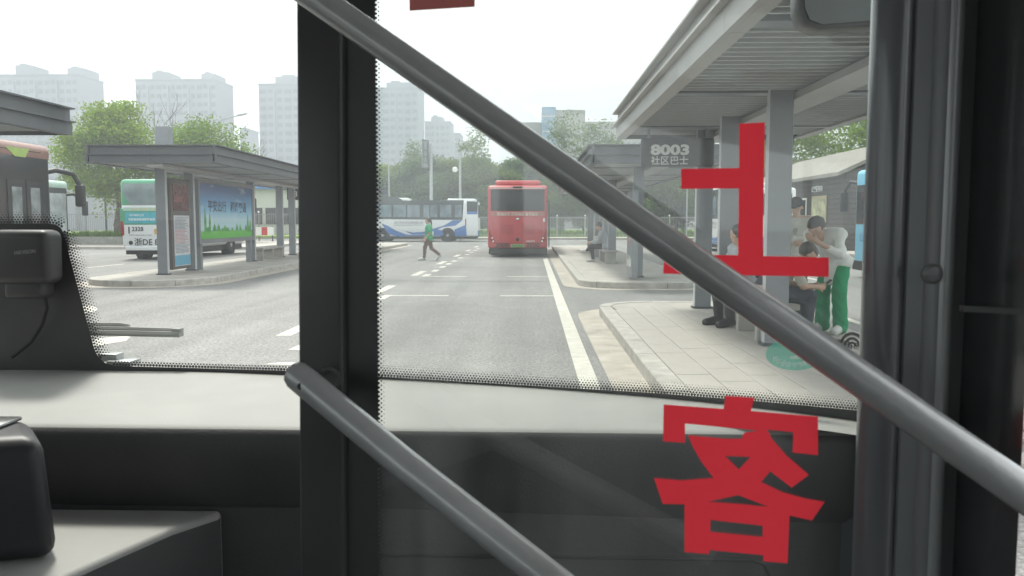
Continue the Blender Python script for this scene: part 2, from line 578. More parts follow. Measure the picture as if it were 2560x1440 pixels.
MB().prism([p for p in rrect(1.275, 3.795, 12.2, 13.74, .75)], (0, 0, .022)).build('end_paving', M['tile'], near_platform, smooth=0).location = (0, 0, .12)
platform('far_right_platform', 1.07, 4.0, 18.15, 46, 1.0, stone=1.0)
platform('left_platform', -10.7, -7.7, 18.4, 52, 1.45, stone=1.0)
platform('outer_left_platform', -10.4, -7.4, 3, 13.2, 1.3, stone=1.0)
pv = MB().box(-60, -14.6, 43, 56, 0, .15).build('left_pavement', M['tile'], smooth=0); tag(pv, kind='structure')
pv = MB().box(-14.5, 40, 66.5, 71, 0, .15).build('back_pavement', M['tile'], smooth=0); tag(pv, kind='structure')
pv = MB().box(13.2, 40, 30, 66, 0, .15).build('right_pavement', M['tile'], smooth=0); tag(pv, kind='structure')
lawn = MB().box(-60, 60, 71, 130, 0, .2).build('lawn', mat('lawn_green', (.20, .30, .05), .9, var=.3, scale=1.5, bump=.5), smooth=0); tag(lawn, kind='structure')
# grass blades over the near edge of the lawn
def blades(name, x0, x1, y0, y1, z, n, h, label, cat):
    P = np.stack([RNG.uniform(x0, x1, n), RNG.uniform(y0, y1, n), np.full(n, z)], 1)
    a = RNG.uniform(0, 6.28, n); hh = h * RNG.uniform(.6, 1.4, n); ww = hh * .12
    dx = np.stack([np.cos(a), np.sin(a), np.zeros(n)], 1) * ww[:, None]
    tip = P + np.stack([RNG.normal(0, .3, n) * hh, RNG.normal(0, .3, n) * hh, hh], 1)
    V = np.stack([P - dx, P + dx, tip], 1).reshape(-1, 3)
    me = bpy.data.meshes.new(name)
    me.from_pydata(V.tolist(), [], np.arange(3 * n).reshape(-1, 3).tolist())
    me.materials.append(M['grass'])
    o = bpy.data.objects.new(name, me); COL.objects.link(o)
    return tag(o, label, cat, kind='stuff')
blades('grass', -14, 40, 71.2, 77, .2, 9000, .45, 'bright grass growing behind the far fence', 'grass')

# ================================================================== TREES
def tree_meshes(seed, h, cr, z0, nleaf, lsize, tr, clumps=70, flat=1.0, whitewash=False, spread=.16, taper=.1):
    rg = np.random.default_rng(seed)
    mb = MB()
    top = Vector((rg.normal(0, .25), rg.normal(0, .25), h * .80))
    trunk = [Vector((0, 0, -.1)), Vector((rg.normal(0, .06), rg.normal(0, .06), z0 * .5)), Vector((rg.normal(0, .15), rg.normal(0, .15), z0)), top.lerp(Vector((0, 0, z0)), .45), top]
    mb.tube(trunk, [tr * 1.25, tr, tr * .85, tr * .5, tr * .15], 8)
    cz = (h + z0) / 2; rz = (h - z0) / 2 * 1.02
    cs = []
    for i in range(clumps):
        d = rg.normal(0, 1, 3); d /= np.linalg.norm(d)
        q = rg.uniform(.35, 1.0) ** .6
        fl = 1 - .25 * max(0, -d[2]) - taper * max(0, d[2])
        cs.append(Vector((d[0] * cr * q * fl * rg.uniform(.8, 1.1), d[1] * cr * q * fl * rg.uniform(.8, 1.1), cz + d[2] * rz * q)))
    for c in cs[:max(10, clumps // 3)]:
        t = min(max((c.z - z0) / (h * .8 - z0) * .75, .02), .9)
        k = t * 2
        a = trunk[2].lerp(trunk[3], min(k, 1)) if k < 1 else trunk[3].lerp(top, k - 1)
        mid = a.lerp(c, .5) + Vector(rg.normal(0, .12 * cr, 3)) * .5 + Vector((0, 0, .1 * cr))
        mb.tube([a, mid, c], [tr * .36, tr * .2, tr * .05], 5, cap=False)
    trunk_me = mb
    per = nleaf // clumps
    P = []
    for c in cs:
        s = cr * spread * rg.uniform(.7, 1.45)
        P.append(np.array(c) + np.clip(rg.normal(0, 1, (per, 3)), -1.7, 1.7) * np.array([s, s, s * .62]))
    P = np.concatenate(P); n = len(P)
    nrm = rg.normal(0, 1, (n, 3)) + np.array([0, 0, .9]); nrm /= np.linalg.norm(nrm, axis=1)[:, None]
    t1 = np.cross(nrm, rg.normal(0, 1, (n, 3))); t1 /= np.linalg.norm(t1, axis=1)[:, None]
    t2 = np.cross(nrm, t1)
    L = lsize * rg.uniform(.6, 1.35, n)[:, None]
    V = np.stack([P - t1 * L, P + t2 * L * .5 + nrm * L * .12, P + t1 * L, P - t2 * L * .5 + nrm * L * .12], 1).reshape(-1, 3)
    return trunk_me, V, np.arange(4 * n).reshape(-1, 4)
def make_tree(name, spec, leafm, loc, label, cat='tree', group=None):
    tm, V, Fc = spec
    root = empty(name, loc)
    tm.build('trunk', M['bark'], root, world=False, recalc=False)
    me = bpy.data.meshes.new('crown')
    me.from_pydata(V.tolist(), [], Fc.tolist())
    me.materials.append(leafm)
    o = bpy.data.objects.new('crown', me); COL.objects.link(o); o.parent = root
    return tag(root, label, cat, group)
def place(proto, loc, rz, s, label, used):
    o = proto if not used else copy_tree(proto)
    o.location = loc; o.rotation_euler = (0, 0, rz); o.scale = (s[0], s[0], s[1])
    o['label'] = label
    return o
p1 = make_tree('leafy_tree', tree_meshes(1, 8.4, 3.5, 2.2, 28000, .10, .26, 84, spread=.15, taper=.5), M['leaf_b'], (-25.2, 49.5, .15), 'tall yellow-green tree with dark trunk standing in the planter beside the green bus')
p1.scale = (1.0, 1.0, 1.0)
p2 = make_tree('leafy_tree', tree_meshes(2, 7.6, 3.3, 2.2, 24000, .10, .24, 64, spread=.15, taper=.3), M['leaf_b'], (-21.3, 53, .15), 'round yellow-green tree rising behind the left shelter roof')
t3 = copy_tree(p2); t3.location = (-24.4, 58, .15); t3.rotation_euler = (0, 0, 2.2); t3['label'] = 'darker tree crown between the tall left tree and the shelter post'
t3.scale = (.8, .8, .98)
# bare twiggy tree tops behind the left trees
def bare(name, loc, h, label):
    mb = MB(); rg = np.random.default_rng(int(h * 100))
    def br(p, d, L, r, lev):
        q = p + d * L
        mb.tube([p, p.lerp(q, .5) + Vector(rg.normal(0, .03 * L, 3)), q], [r, r * .8, r * .55], 5, cap=False)
        if lev:
            for _ in range(3 if lev > 1 else 4):
                dd = (d + Vector(rg.normal(0, .38, 3)) + Vector((0, 0, .12))).normalized()
                br(p.lerp(q, rg.uniform(.55, 1)), dd, L * rg.uniform(.5, .75), r * .5, lev - 1)
    br(Vector(loc), Vector((0, 0, 1)), h * .45, .1, 4)
    return tag(mb.build(name, M['bark'], recalc=False), label, 'tree')
bare('bare_tree', (-27.5, 62, 0), 11.8, 'bare twiggy tree rising behind the tall left tree')
bare('bare_tree', (-23.5, 64, 0), 10.6, 'bare twiggy tree behind the left shelter post')

bp = [make_tree('fence_tree', tree_meshes(10 + i, 7.6, 3.0, .9, 17000, .13, .16, 60, spread=.17, taper=.35), M[['leaf_a', 'leaf_c', 'leaf_a', 'leaf_b'][i]], (0, 0, 0), '-') for i in range(4)]
row = []
x = -17.0; k = 0
while x < 26:
    row.append((x, 79.5 + (k % 3) * 2.2, random.uniform(.85, 1.1), random.uniform(.74, 1.08))); x += random.uniform(2.0, 2.7); k += 1
x = -30.0
while x < 40:
    row.append((x, 90 + random.uniform(-2, 3), random.uniform(1.05, 1.3), random.uniform(.9, 1.25))); x += random.uniform(4.2, 5.4)
row.sort()
ordn = ['first', 'second', 'third', 'fourth', 'fifth', 'sixth', 'seventh', 'eighth', 'ninth', 'tenth']
used = [False] * 4
for i, (x, y, s1, s2) in enumerate(row):
    j = (0, 1, 2, 1, 3, 0, 1)[i % 7]
    back = y > 86
    place(bp[j], (x, y, .15), random.uniform(0, 6.28), (s1, s2), '-', used[j])
    o = bp[j] if not used[j] else COL.objects[-1]
    used[j] = True
row_objs = sorted([o for o in COL.objects if o.name.startswith('fence_tree')], key=lambda o: (o.location.y > 86, o.location.x))
cnt = [0, 0]
def nth(n):
    return ordn[n] if n < 10 else ('eleventh twelfth thirteenth fourteenth fifteenth sixteenth seventeenth eighteenth nineteenth twentieth'.split()[n - 10] if n < 20 else 'last')
for o in row_objs:
    b = int(o.location.y > 86)
    o['label'] = ('%s green tree from the left in the %s behind the far fence' % (nth(cnt[b]), 'second row' if b else 'row right'))
    o['group'] = 'trees behind the far fence'
    cnt[b] += 1
sp = make_tree('slender_tree', tree_meshes(31, 10.4, 1.5, 3.5, 2400, .13, .09, 40, spread=.26), M['leaf_a'], (-5.6, 80, .15), 'thin sparse tree top poking above the green row left of the red bus')
s2 = copy_tree(sp); s2.location = (3.2, 88, .15); s2.rotation_euler.z = 1.1; s2.scale = (1.2, 1.2, 1.25); s2['label'] = 'tall thin tree in front of the blue glass building'
s3 = copy_tree(sp); s3.location = (6.6, 84, .15); s3.rotation_euler.z = 2.4; s3.scale = (1.5, 1.5, 1.12); s3['label'] = 'slender fresh-leaved tree just left of the big canopy corner'
s4 = copy_tree(sp); s4.location = (-11.5, 82, .15); s4.rotation_euler.z = 3.4; s4.scale = (1, 1, .9); s4['label'] = 'thin sparse tree behind the white and blue bus'
rp = make_tree('leafy_tree', tree_meshes(41, 10.5, 4.2, 2, 16000, .14, .22, 85), M['leaf_b'], (24, 56, .15), 'bright green tree rising over the timber hut roof, right one')
r2 = copy_tree(rp); r2.location = (18.0, 62, .15); r2.rotation_euler.z = 2; r2['label'] = 'bright green tree rising over the timber hut roof, left one'
r3 = copy_tree(rp); r3.location = (30, 62, .15); r3.rotation_euler.z = 4; r3['label'] = 'green tree at the far right behind the timber hut'

# ================================================================== FENCES
def fence(name, x0, x1, y, z, h, label, group=None, step=2.4, mcol=(.42, .44, .44), dx=0.0):
    root = empty(name, (x0, y, z))
    fm = mat('fence_paint_%s' % name, mcol, .5, .2, var=.08)
    n = max(1, int(round((x1 - x0) / step)))
    st = (x1 - x0) / n
    post = None
    for i in range(n + 1):
        if post is None:
            post = MB().box(-.035, .035, -.035, .035, 0, h).build('post', fm, root, world=False)
            ball = MB()
            ball.tube([(0, 0, h), (0, 0, h + .02), (0, 0, h + .05), (0, 0, h + .09), (0, 0, h + .12), (0, 0, h + .14)], [.02, .045, .07, .07, .04, .01], 10)
            bl = ball.build('finial', M['white'], post, world=False)
        else:
            c = dup(post, (i * st, 0, 0), root)
            b2 = bl.copy(); COL.objects.link(b2); b2.parent = c
    rail = None
    for zz in (.16, h - .12):
        MB().box(.0, x1 - x0, -.02, .02, zz, zz + .04).build('rail', fm, root, world=False)
    mb = MB()
    nb = int((x1 - x0) / .13)
    for i in range(nb):
        xx = (i + .5) * (x1 - x0) / nb
        mb.box(xx - .011, xx + .011, -.011, .011, .05, h - .02)
    tag(mb.build('bars', fm, root, world=False, smooth=0), kind='stuff')
    tag(root, label, 'fence', group)
    return root
fence('metal_fence', -14.5, 14.0, 70, .15, 1.75, 'pale metal bar fence with white ball finials along the back behind the red bus')
fence('dark_fence', -40, -16.2, 55.5, .15, 1.9, 'grey bar fence at left between the dark bus and the tree', mcol=(.23, .24, .235))

# ================================================================== FAR BUILDINGS
def tower(name, px0, px1, ytop, D, label, boxes=(), wall=(.28, .29, .315), cols=10, depth=16, side=True, fl=3.0):
    a, b = PY(px0, ytop, D), PY(px1, ytop, D)
    zt = a.z
    if px1 < 1300:
        b.x = PY(px1, ytop, D + depth).x
    wm = mat('tower_wall_%s' % '_'.join('%02d' % int(c * 100) for c in wall), wall, .8, var=.06, scale=.2)
    wn = mat('tower_window', (.14, .15, .17), .3, var=.2, scale=.3)
    root = empty(name, ((a.x + b.x) / 2, D, 0))
    MB().box(a.x, b.x, D, D + depth, 0, zt).build('wall', wm, root, smooth=0)
    rib = MB(); win = MB()
    W = b.x - a.x
    n = cols
    for i in range(n):
        xc = a.x + W * (i + .5) / n
        ww = W / n * (.30 if i % 3 else .42)
        if i % 3 == 1:
            rib.box(xc - W / n * .5, xc + W / n * .5, D - 1.0, D - .002, 0, zt - 2)
        z = zt - 3.2
        while z > 6:
            y = D - (1.02 if i % 3 == 1 else .02)
            win.box(xc - ww, xc + ww, y - .05, y + .03, z, z + 1.5)
            z -= fl
    tag(rib.build('bay', wm, root, smooth=0), kind='stuff')
    tag(win.build('windows', wn, root, smooth=0), kind='stuff')
    MB().box(a.x - .2, b.x + .2, D - .3, D + depth + .2, zt + .01, zt + .45).build('parapet', wm, root, smooth=0)
    for (q0, q1, yt) in boxes:
        c, e = PY(q0, yt, D + 3), PY(q1, yt, D + 3)
        MB().box(c.x, e.x, D + 3, D + depth - 3, zt + .46, e.z).build('roof_house', wm, root, smooth=0)
        MB().box(c.x + (e.x - c.x) * .15, c.x + (e.x - c.x) * .5, D + 4, D + depth - 5, e.z + .005, e.z + .8).build('water_tank', wm, root, smooth=0)
    return tag(root, label, 'building')
tower('apartment_tower', -160, 258, 190, 285, 'wide hazy apartment tower at the far left with two roof houses', ((38, 80, 163), (168, 210, 170)), cols=20)
tower('apartment_tower', 338, 582, 201, 290, 'hazy apartment tower above the left trees with two roof houses', ((380, 422, 180), (503, 538, 184)), cols=12)
tower('apartment_tower', 646, 880, 212, 300, 'hazy apartment tower just left of the black door post', ((688, 780, 191),), cols=10)
tower('apartment_tower', 900, 1060, 222, 310, 'hazy apartment tower just right of the black door post', ((966, 1030, 206),), cols=8, wall=(.27, .29, .32))
tower('apartment_tower', 1062, 1134, 306, 380, 'lower hazy block stepping down right of the tall tower', ((1078, 1106, 292),), cols=5)
tower('apartment_tower', 1135, 1157, 335, 390, 'narrow hazy block, second step down towards the trees', (), cols=2)
tower('apartment_tower', 1158, 1180, 355, 395, 'smallest hazy block at the end of the stepped row', (), cols=2)
tower('apartment_tower', 600, 646, 322, 330, 'low hazy block peeking out beside the left tree', (), cols=3)
tower('low_building', -60, 330, 455, 120, 'long low pale building behind the left bar fence', (), cols=16, depth=12)
def office():
    D = 165
    root = empty('office_building', (PY(1400, 400, D).x, D, 0))
    beige = mat('office_beige', (.36, .35, .325), .8, var=.05, scale=.2)
    blue = mat('office_glass', (.20, .33, .48), .25, var=.12, scale=.5)
    def slab(n, p0, p1, yt, d0, d1, m):
        a, b = PY(p0, yt, D), PY(p1, yt, D)
        return MB().box(a.x, b.x, D + d0, D + d1, 0, a.z).build(n, m, root, smooth=0)
    slab('wing', 1290, 1354, 303, 2, 15, beige)
    slab('glass_tower', 1354.5, 1389.5, 269, -1, 12, blue)
    slab('tower', 1390, 1463, 275, 0, 14, beige)
    slab('wing', 1463.5, 1620, 301, 2, 15, beige)
    for z in range(4, 23, 3):
        a, b = PY(1354.5, 400, D).x, PY(1389.5, 400, D).x
        MB().box(a, b, D - 1.08, D - 1.004, z, z + .25).build('mullion', M['slat'], root, smooth=0)
    mb = MB(); wn = MATS['tower_window']
    for q in range(1470, 1615, 14):
        for yy in range(312, 520, 22):
            a, b = PY(q, yy, D + 2), PY(q + 8, yy + 10, D + 2)
            mb.box(a.x, b.x, D + 1.93, D + 1.997, b.z, a.z)
    tag(mb.build('windows', wn, root, smooth=0), kind='stuff')
    tag(root, 'pale office building with a blue glass stair tower', 'building')
office()

# ================================================================== SHELTERS
ZS = 2.87
def shelter(label, loc, rz, L, cols, W=3.1, single_slats=False, light='fascia', colx=1.25, zs=ZS, sub=.15, group=None):
    """bus shelter: local x across (0..W), y along (0..L)"""
    root = empty('bus_shelter', loc, rz); ORG[root.name] = Vector()
    fa = M[light]; fe = M['fascia']
    MB().box(.12, W - .12, .12, L - .12, zs + .30, zs + .36).build('roof', fe, root, world=False, smooth=0)
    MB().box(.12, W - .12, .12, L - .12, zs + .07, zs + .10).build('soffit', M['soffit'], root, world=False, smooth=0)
    # long fascias in panels
    n = max(1, round(L / 2.0)); st = L / n
    def side_panel(sgn):
        mb = MB()
        y0, y1 = .004, st - .004
        mb.box(.0, .05, y0, y1, 0, .19); mb.box(-.07, .06, y0, y1, .192, .215); mb.box(.03, .08, y0, y1, .217, .40); mb.box(-.06, .09, y0, y1, .402, .425); mb.box(.052, .16, y0, y1, .0, .025)
        if sgn > 0:
            mb.v = [(-x, y, z) for x, y, z in mb.v]
        return mb.build('fascia_panel', fa, root, world=False, smooth=0)
    for sgn, xx in ((-1, 0.0), (1, W)):
        b = side_panel(sgn); b.location = (xx, 0, zs)
        for i in range(1, n):
            dup(b, (xx, i * st, zs), root)
    def end_panel(sgn, y):
        mb = MB()
        for a, b in ((.09, W / 2 - .003), (W / 2 + .003, W - .09)):
            mb.box(a, b, 0, .05, 0, .19); mb.box(a, b, -.06, .06, .192, .215); mb.box(a, b, .03, .08, .217, .40); mb.box(a, b, -.05, .09, .402, .425)
        if sgn > 0:
            mb.v = [(x, -yy, z) for x, yy, z in mb.v]
        o = mb.build('end_fascia', fe, root, world=False, smooth=0); o.location = (0, y, zs)
    end_panel(-1, 0); end_panel(1, L)
    # slats across
    ns = int((L - .4) / .18)
    if single_slats:
        b = MB().box(.16, W - .16, -.014, .014, 0, .05).build('slat', M['slat'], root, world=False, smooth=0)
        b.location = (0, .2, zs + .015)
        for i in range(1, ns):
            dup(b, (0, .2 + i * .18, zs + .015), root)
    else:
        mb = MB()
        for i in range(ns):
            mb.box(.16, W - .16, .2 + i * .18 - .018, .2 + i * .18 + .018, zs + .015, zs + .065)
        tag(mb.build('slats', M['slat'], root, world=False, smooth=0), kind='stuff')
    for yy in np.arange(1.6, L - .5, 3.2):
        MB().box(.16, W - .16, yy, yy + .2, zs - .0, zs + .066).build('cross_beam', M['steel'], root, world=False, smooth=0)
    MB().box(colx + .14, colx + .33, .1, L - .1, zs - .08, zs - .004).build('beam', M['fascia_light'], root, world=False, smooth=0)
    MB().box(colx + .335, colx + .53, .1, L - .1, zs - .075, zs - .003).build('beam', M['fascia_light'], root, world=False, smooth=0)
    c0 = None
    for y in cols:
        if c0 is None:
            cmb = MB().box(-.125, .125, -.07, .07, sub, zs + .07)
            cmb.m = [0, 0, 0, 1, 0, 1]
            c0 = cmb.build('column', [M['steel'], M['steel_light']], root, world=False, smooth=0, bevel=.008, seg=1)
            c0.location = (colx, y, 0)
            bpz = MB().box(-.155, .155, -.09, .09, sub, sub + .03).build('base_plate', M['fascia'], c0, world=False, smooth=0)
        else:
            c = dup(c0, (colx, y, 0), root)
            q = bpz.copy(); COL.objects.link(q); q.parent = c
    return tag(root, label, 'bus shelter', group)

near_sh = shelter('large near bus shelter on the right with pale fascia and slatted ceiling', (1.40, 4.2, 0), 0, 9.75, (4.76, 7.0, 8.6), single_slats=True, light='fascia_light')
far_sh = shelter('grey bus shelter farther along on the right, past the 8003 sign', (1.30, 18.5, 0), 0, 22, (1.4, 7.8, 9.6, 17.5), zs=2.78)
left_sh = shelter('grey bus shelter on the left platform with a landscape poster', (-10.55, 19.3, 0), R(1.2), 26, (1.2, 3.0, 8.2, 11.6, 13.3, 19, 22), group=None)
corner_sh = shelter('grey shelter roof cut off by the upper left edge of the picture', (-10.45, 3.4, 0), 0, 9.7, (1.2, 3.2, 6.0), light='fascia')

# -- left shelter furniture
def lp(x, y, z):        # point in left shelter frame -> world
    c, s = math.cos(R(1.2)), math.sin(R(1.2))
    return Vector((-10.55 + x * c - y * s, 19.3 + x * s + y * c, z))
MB().box(-.17, .17, -.15, .15, ZS + .37, ZS + 1.02).build('mast', M['steel'], left_sh, world=False, smooth=0, bevel=.01, seg=1).location = (1.24, 1.5, 0)
# landscape poster in a light box
def poster_mat():
    m = bpy.data.materials.new('poster_print'); m.use_nodes = True
    t = m.node_tree; b = t.nodes['Principled BSDF']; b.inputs['Roughness'].default_value = .25
    tc = t.nodes.new('ShaderNodeTexCoord'); sp_ = t.nodes.new('ShaderNodeSeparateXYZ')
    t.links.new(tc.outputs['Generated'], sp_.inputs[0])
    cr = t.nodes.new('ShaderNodeValToRGB')
    e = cr.color_ramp.elements
    e[0].position = 0; e[0].color = (.06, .42, .05, 1)
    e[1].position = 1; e[1].color = (.05, .12, .30, 1)
    for p, c in ((.10, (.10, .52, .05)), (.135, (.14, .50, .10)), (.15, (.42, .68, .72)), (.35, (.50, .72, .80)), (.52, (.25, .55, .78)), (.70, (.12, .34, .62)), (.9, (.06, .15, .36))):
        q = e.new(p); q.color = (*c, 1)
    t.links.new(sp_.outputs['Z'], cr.inputs[0])
    ns = t.nodes.new('ShaderNodeTexNoise'); ns.inputs['Scale'].default_value = 3.2; ns.inputs['Detail'].default_value = 7
    t.links.new(tc.outputs['Generated'], ns.inputs['Vector'])
    r2 = t.nodes.new('ShaderNodeValToRGB'); r2.color_ramp.elements[0].position = .60; r2.color_ramp.elements[1].position = .80
    t.links.new(ns.outputs['Fac'], r2.inputs[0])
    up = t.nodes.new('ShaderNodeMath'); up.operation = 'GREATER_THAN'; up.inputs[1].default_value = .16
    t.links.new(sp_.outputs['Z'], up.inputs[0])
    mu = t.nodes.new('ShaderNodeMath'); mu.operation = 'MULTIPLY'
    t.links.new(r2.outputs[0], mu.inputs[0]); t.links.new(up.outputs[0], mu.inputs[1])
    mm = t.nodes.new('ShaderNodeMix'); mm.data_type = 'RGBA'
    t.links.new(mu.outputs[0], mm.inputs['Factor']); t.links.new(cr.outputs[0], mm.inputs['A']); mm.inputs['B'].default_value = (.72, .80, .84, 1)
    t.links.new(mm.outputs['Result'], b.inputs['Base Color'])
    return m
# the light box stands in the column row (colx), facing the road side: its plane runs along y
bx0, bx1 = 3.25, 8.0
pr = empty('poster_light_box', lp(1.28, (bx0 + bx1) / 2, .15), R(1.2)); ORG[pr.name] = Vector()
hw = (bx1 - bx0) / 2
MB().box(-.12, .12, -hw, hw, .72, .84).box(-.12, .12, -hw, hw, 2.42, 2.52).box(-.12, .12, -hw, -hw + .1, .842, 2.418).box(-.12, .12, hw - .1, hw, .842, 2.418).build('frame', M['steel'], pr, world=False, smooth=0)
MB().box(-.1, .095, -hw + .1, hw - .1, .842, 2.418).build('poster', poster_mat(), pr, world=False, smooth=0)
for s in (-1, 1):
    MB().box(-.08, .08, s * (hw - .2) - .08, s * (hw - .2) + .08, 0, .719).build('leg', M['steel'], pr, world=False, smooth=0)
g = MB()
gr = np.random.default_rng(3)
for i in range(16):
    y = gr.uniform(-hw + .3, hw - .3); hgt = gr.uniform(.08, .26); ww = gr.uniform(.06, .2)
    g.poly([(.0975, y - ww, 1.06), (.0975, y + ww, 1.06), (.0975, y + ww * .6, 1.06 + hgt * .6), (.0975, y, 1.06 + hgt), (.0975, y - ww * .7, 1.06 + hgt * .5)])
for y, hgt in ((-hw + .5, .75), (-hw + .85, .62), (hw - .55, .6), (hw - .3, .45)):
    g.poly([(.0985, y - .07, 1.0), (.0985, y + .07, 1.0), (.0985, y + .09, 1.0 + hgt * .5), (.0985, y, 1.0 + hgt), (.0985, y - .09, 1.0 + hgt * .5)])
g.build('printed_trees', mat('poster_green', (.06, .33, .06), .4, var=.4, scale=6), pr, world=False, smooth=0)
g = MB()
g.text('平安出行', (.099, -1.65, 1.62), (0, 1, 0), (0, 0, 1), width=1.5, height=.34, bold=.02)
g.text('和谐交通', (.099, .2, 1.62), (0, 1, 0), (0, 0, 1), width=1.5, height=.34, bold=.02)
g.build('lettering', mat('poster_ink', (.02, .05, .10), .5), pr, world=False, smooth=0)
tag(pr, 'light box with a blue sky and green meadow poster in the left shelter', 'poster')
# timetable board between the first two columns
tb = empty('timetable_board', lp(1.28, 2.1, .15), R(1.2)); ORG[tb.name] = Vector()
MB().box(-.09, .09, -.62, .62, .1, 2.45).build('cabinet', mat('board_brown', (.10, .085, .08), .5, var=.1), tb, world=False, smooth=0, bevel=.01, seg=1)
MB().box(.091, .10, -.5, .5, 1.62, 2.3).build('display', mat('display_dark', (.10, .05, .05), .2, var=.3), tb, world=False, smooth=0)
MB().box(.101, .103, -.46, .1, 1.85, 2.0).build('display_print', mat('display_dull_red', (.24, .07, .07), .5), tb, world=False, smooth=0)
MB().box(.091, .10, -.5, .5, .18, 1.5).build('sheet', mat('timetable_paper', (.55, .57, .60), .5, var=.08), tb, world=False, smooth=0)
g = MB(); gr2 = MB()
for i in range(26):
    z = 1.44 - i * .036
    (gr2 if 9 <= i < 19 else g).box(.101, .103, -.45, -.45 + gr.uniform(.55, .9), z - .008, z + .006)
g.build('print_rows', mat('print_grey', (.2, .2, .22), .6), tb, world=False, smooth=0)
gr2.build('print_rows', mat('print_pink', (.5, .2, .2), .6), tb, world=False, smooth=0)
MB().box(.101, .104, -.5, .5, .2, .46).build('print_band', mat('print_blue', (.12, .36, .50), .5), tb, world=False, smooth=0)
tag(tb, 'narrow timetable board with red display on the left platform', 'board')
def bench(label, loc, rz, L, dep=.42, h=.43):
    b = empty('bench', loc, rz); ORG[b.name] = Vector()
    MB().box(-dep / 2, dep / 2, -L / 2, L / 2, h - .07, h).build('seat', M['concrete'], b, world=False, smooth=0, bevel=.01, seg=1)
    k = max(2, int(L / .9) + 1)
    for i in range(k):
        y = -L / 2 + .1 + (L - .2) * i / (k - 1)
        MB().box(-dep / 2 + .04, dep / 2 - .04, y - .05, y + .05, 0, h - .072).build('leg', M['concrete'], b, world=False, smooth=0, bevel=.006, seg=1)
    return tag(b, label, 'bench')
bench('concrete bench in the left shelter beyond the poster', lp(1.3, 9.9, .15), R(1.2), 2.6)
# litter bin and route sign
lb = empty('litter_bin', lp(1.75, 15.2, .15))
bm_ = mat('bin_blue', (.10, .17, .26), .4, .2, var=.1)
MB().box(lb.location.x - .3, lb.location.x + .3, lb.location.y - .28, lb.location.y + .28, .17, 1.05).build('body', bm_, lb, smooth=0, bevel=.03)
MB().box(lb.location.x - .34, lb.location.x + .34, lb.location.y - .32, lb.location.y + .32, 1.052, 1.14).build('lid', bm_, lb, smooth=0, bevel=.03)
MB().box(lb.location.x - .2, lb.location.x + .2, lb.location.y - .30, lb.location.y - .281, .75, .95).build('slot', M['black'], lb, smooth=0)
tag(lb, 'blue grey litter bin on the left platform', 'litter bin')
def flag_sign(label, cx, Y, x0, x1, z0, z1, lines):
    r = empty('route_sign', ((x0 + x1) / 2, Y, z0))
    MB().box(x0, x1, Y, Y + .09, z0, z1).build('panel', M['signblack'], r, bevel=.04, seg=3)
    for txt, zb, h, bold, xx, wd_ in lines:
        MB().text(txt, (xx, Y - .004, zb), (1, 0, 0), (0, 0, 1), height=h, width=wd_, bold=bold).build('lettering', mat('sign_letter', (.80, .80, .79), .5, var=.03), r, smooth=0)
    MB().box(x0 + .1, x0 + .14, Y + .02, Y + .07, z1 + .001, z1 + .5).build('hanger', M['steel'], r, smooth=0)
    MB().box(x1 - .14, x1 - .1, Y + .02, Y + .07, z1 + .001, z1 + .5).build('hanger', M['steel'], r, smooth=0)
    return tag(r, label, 'sign')
a = PY(1603, 345, 12.6); b = PY(1745, 417, 12.6)
flag_sign('dark hanging route sign reading 8003 under the near canopy', 0, 12.6, a.x, b.x + .25, b.z, a.z, (('8003', PY(1625, 388, 12.6).z, PY(1625, 361, 12.6).z - PY(1625, 388, 12.6).z, .045, PY(1626, 388, 12.6).x, .585), ('社区巴士', PY(1625, 412, 12.6).z, PY(1625, 390, 12.6).z - PY(1625, 412, 12.6).z, .012, PY(1627, 388, 12.6).x, .565)))
a = PY(716, 455, 33.5); b = PY(760, 500, 33.5)
flag_sign('small dark route sign reading 57 and 58 in the left shelter', 0, 33.5, a.x, b.x, b.z, a.z, (('57', PY(720, 476, 33.5).z, .24, .012, PY(721, 470, 33.5).x, .36), ('58', PY(720, 492, 33.5).z, .24, .012, PY(721, 470, 33.5).x, .36)))

# -- near shelter furniture: bench along the column row, low end wall, bollard post
bench('concrete bench between the near shelter columns under the seated people', (2.75, 10.15, .15), 0, 1.9, dep=.5, h=.42)
eb = empty('end_panel', (2.66, 9.68, .15))
MB().box(2.56, 2.76, 9.02 + .12, 9.13 + .13, .15, .62).build('slab', M['steel'], eb, smooth=0, bevel=.01, seg=1)
tag(eb, 'low grey metal panel beside the bench at the near column', 'panel')
# far right shelter furniture
for (yy, lab) in ((19.3, 'glass fronted timetable board beside the column below the 8003 sign'), (30.2, 'timetable board deep inside the far right shelter')):
    r = empty('timetable_board', (2.35, yy, .15))
    MB().box(2.28, 2.42, yy - .5, yy + .5, .2, 2.2).build('cabinet', M['steel'], r, smooth=0, bevel=.01, seg=1)
    MB().box(2.272, 2.279, yy - .42, yy + .42, .45, 2.05).build('sheet', mat('board_glass', (.30, .36, .38), .15, var=.3, scale=3), r, smooth=0)
    tag(r, lab, 'board')
bench('bench in the far right shelter with a seated person', (2.5, 27.2, .15), 0, 2.2)

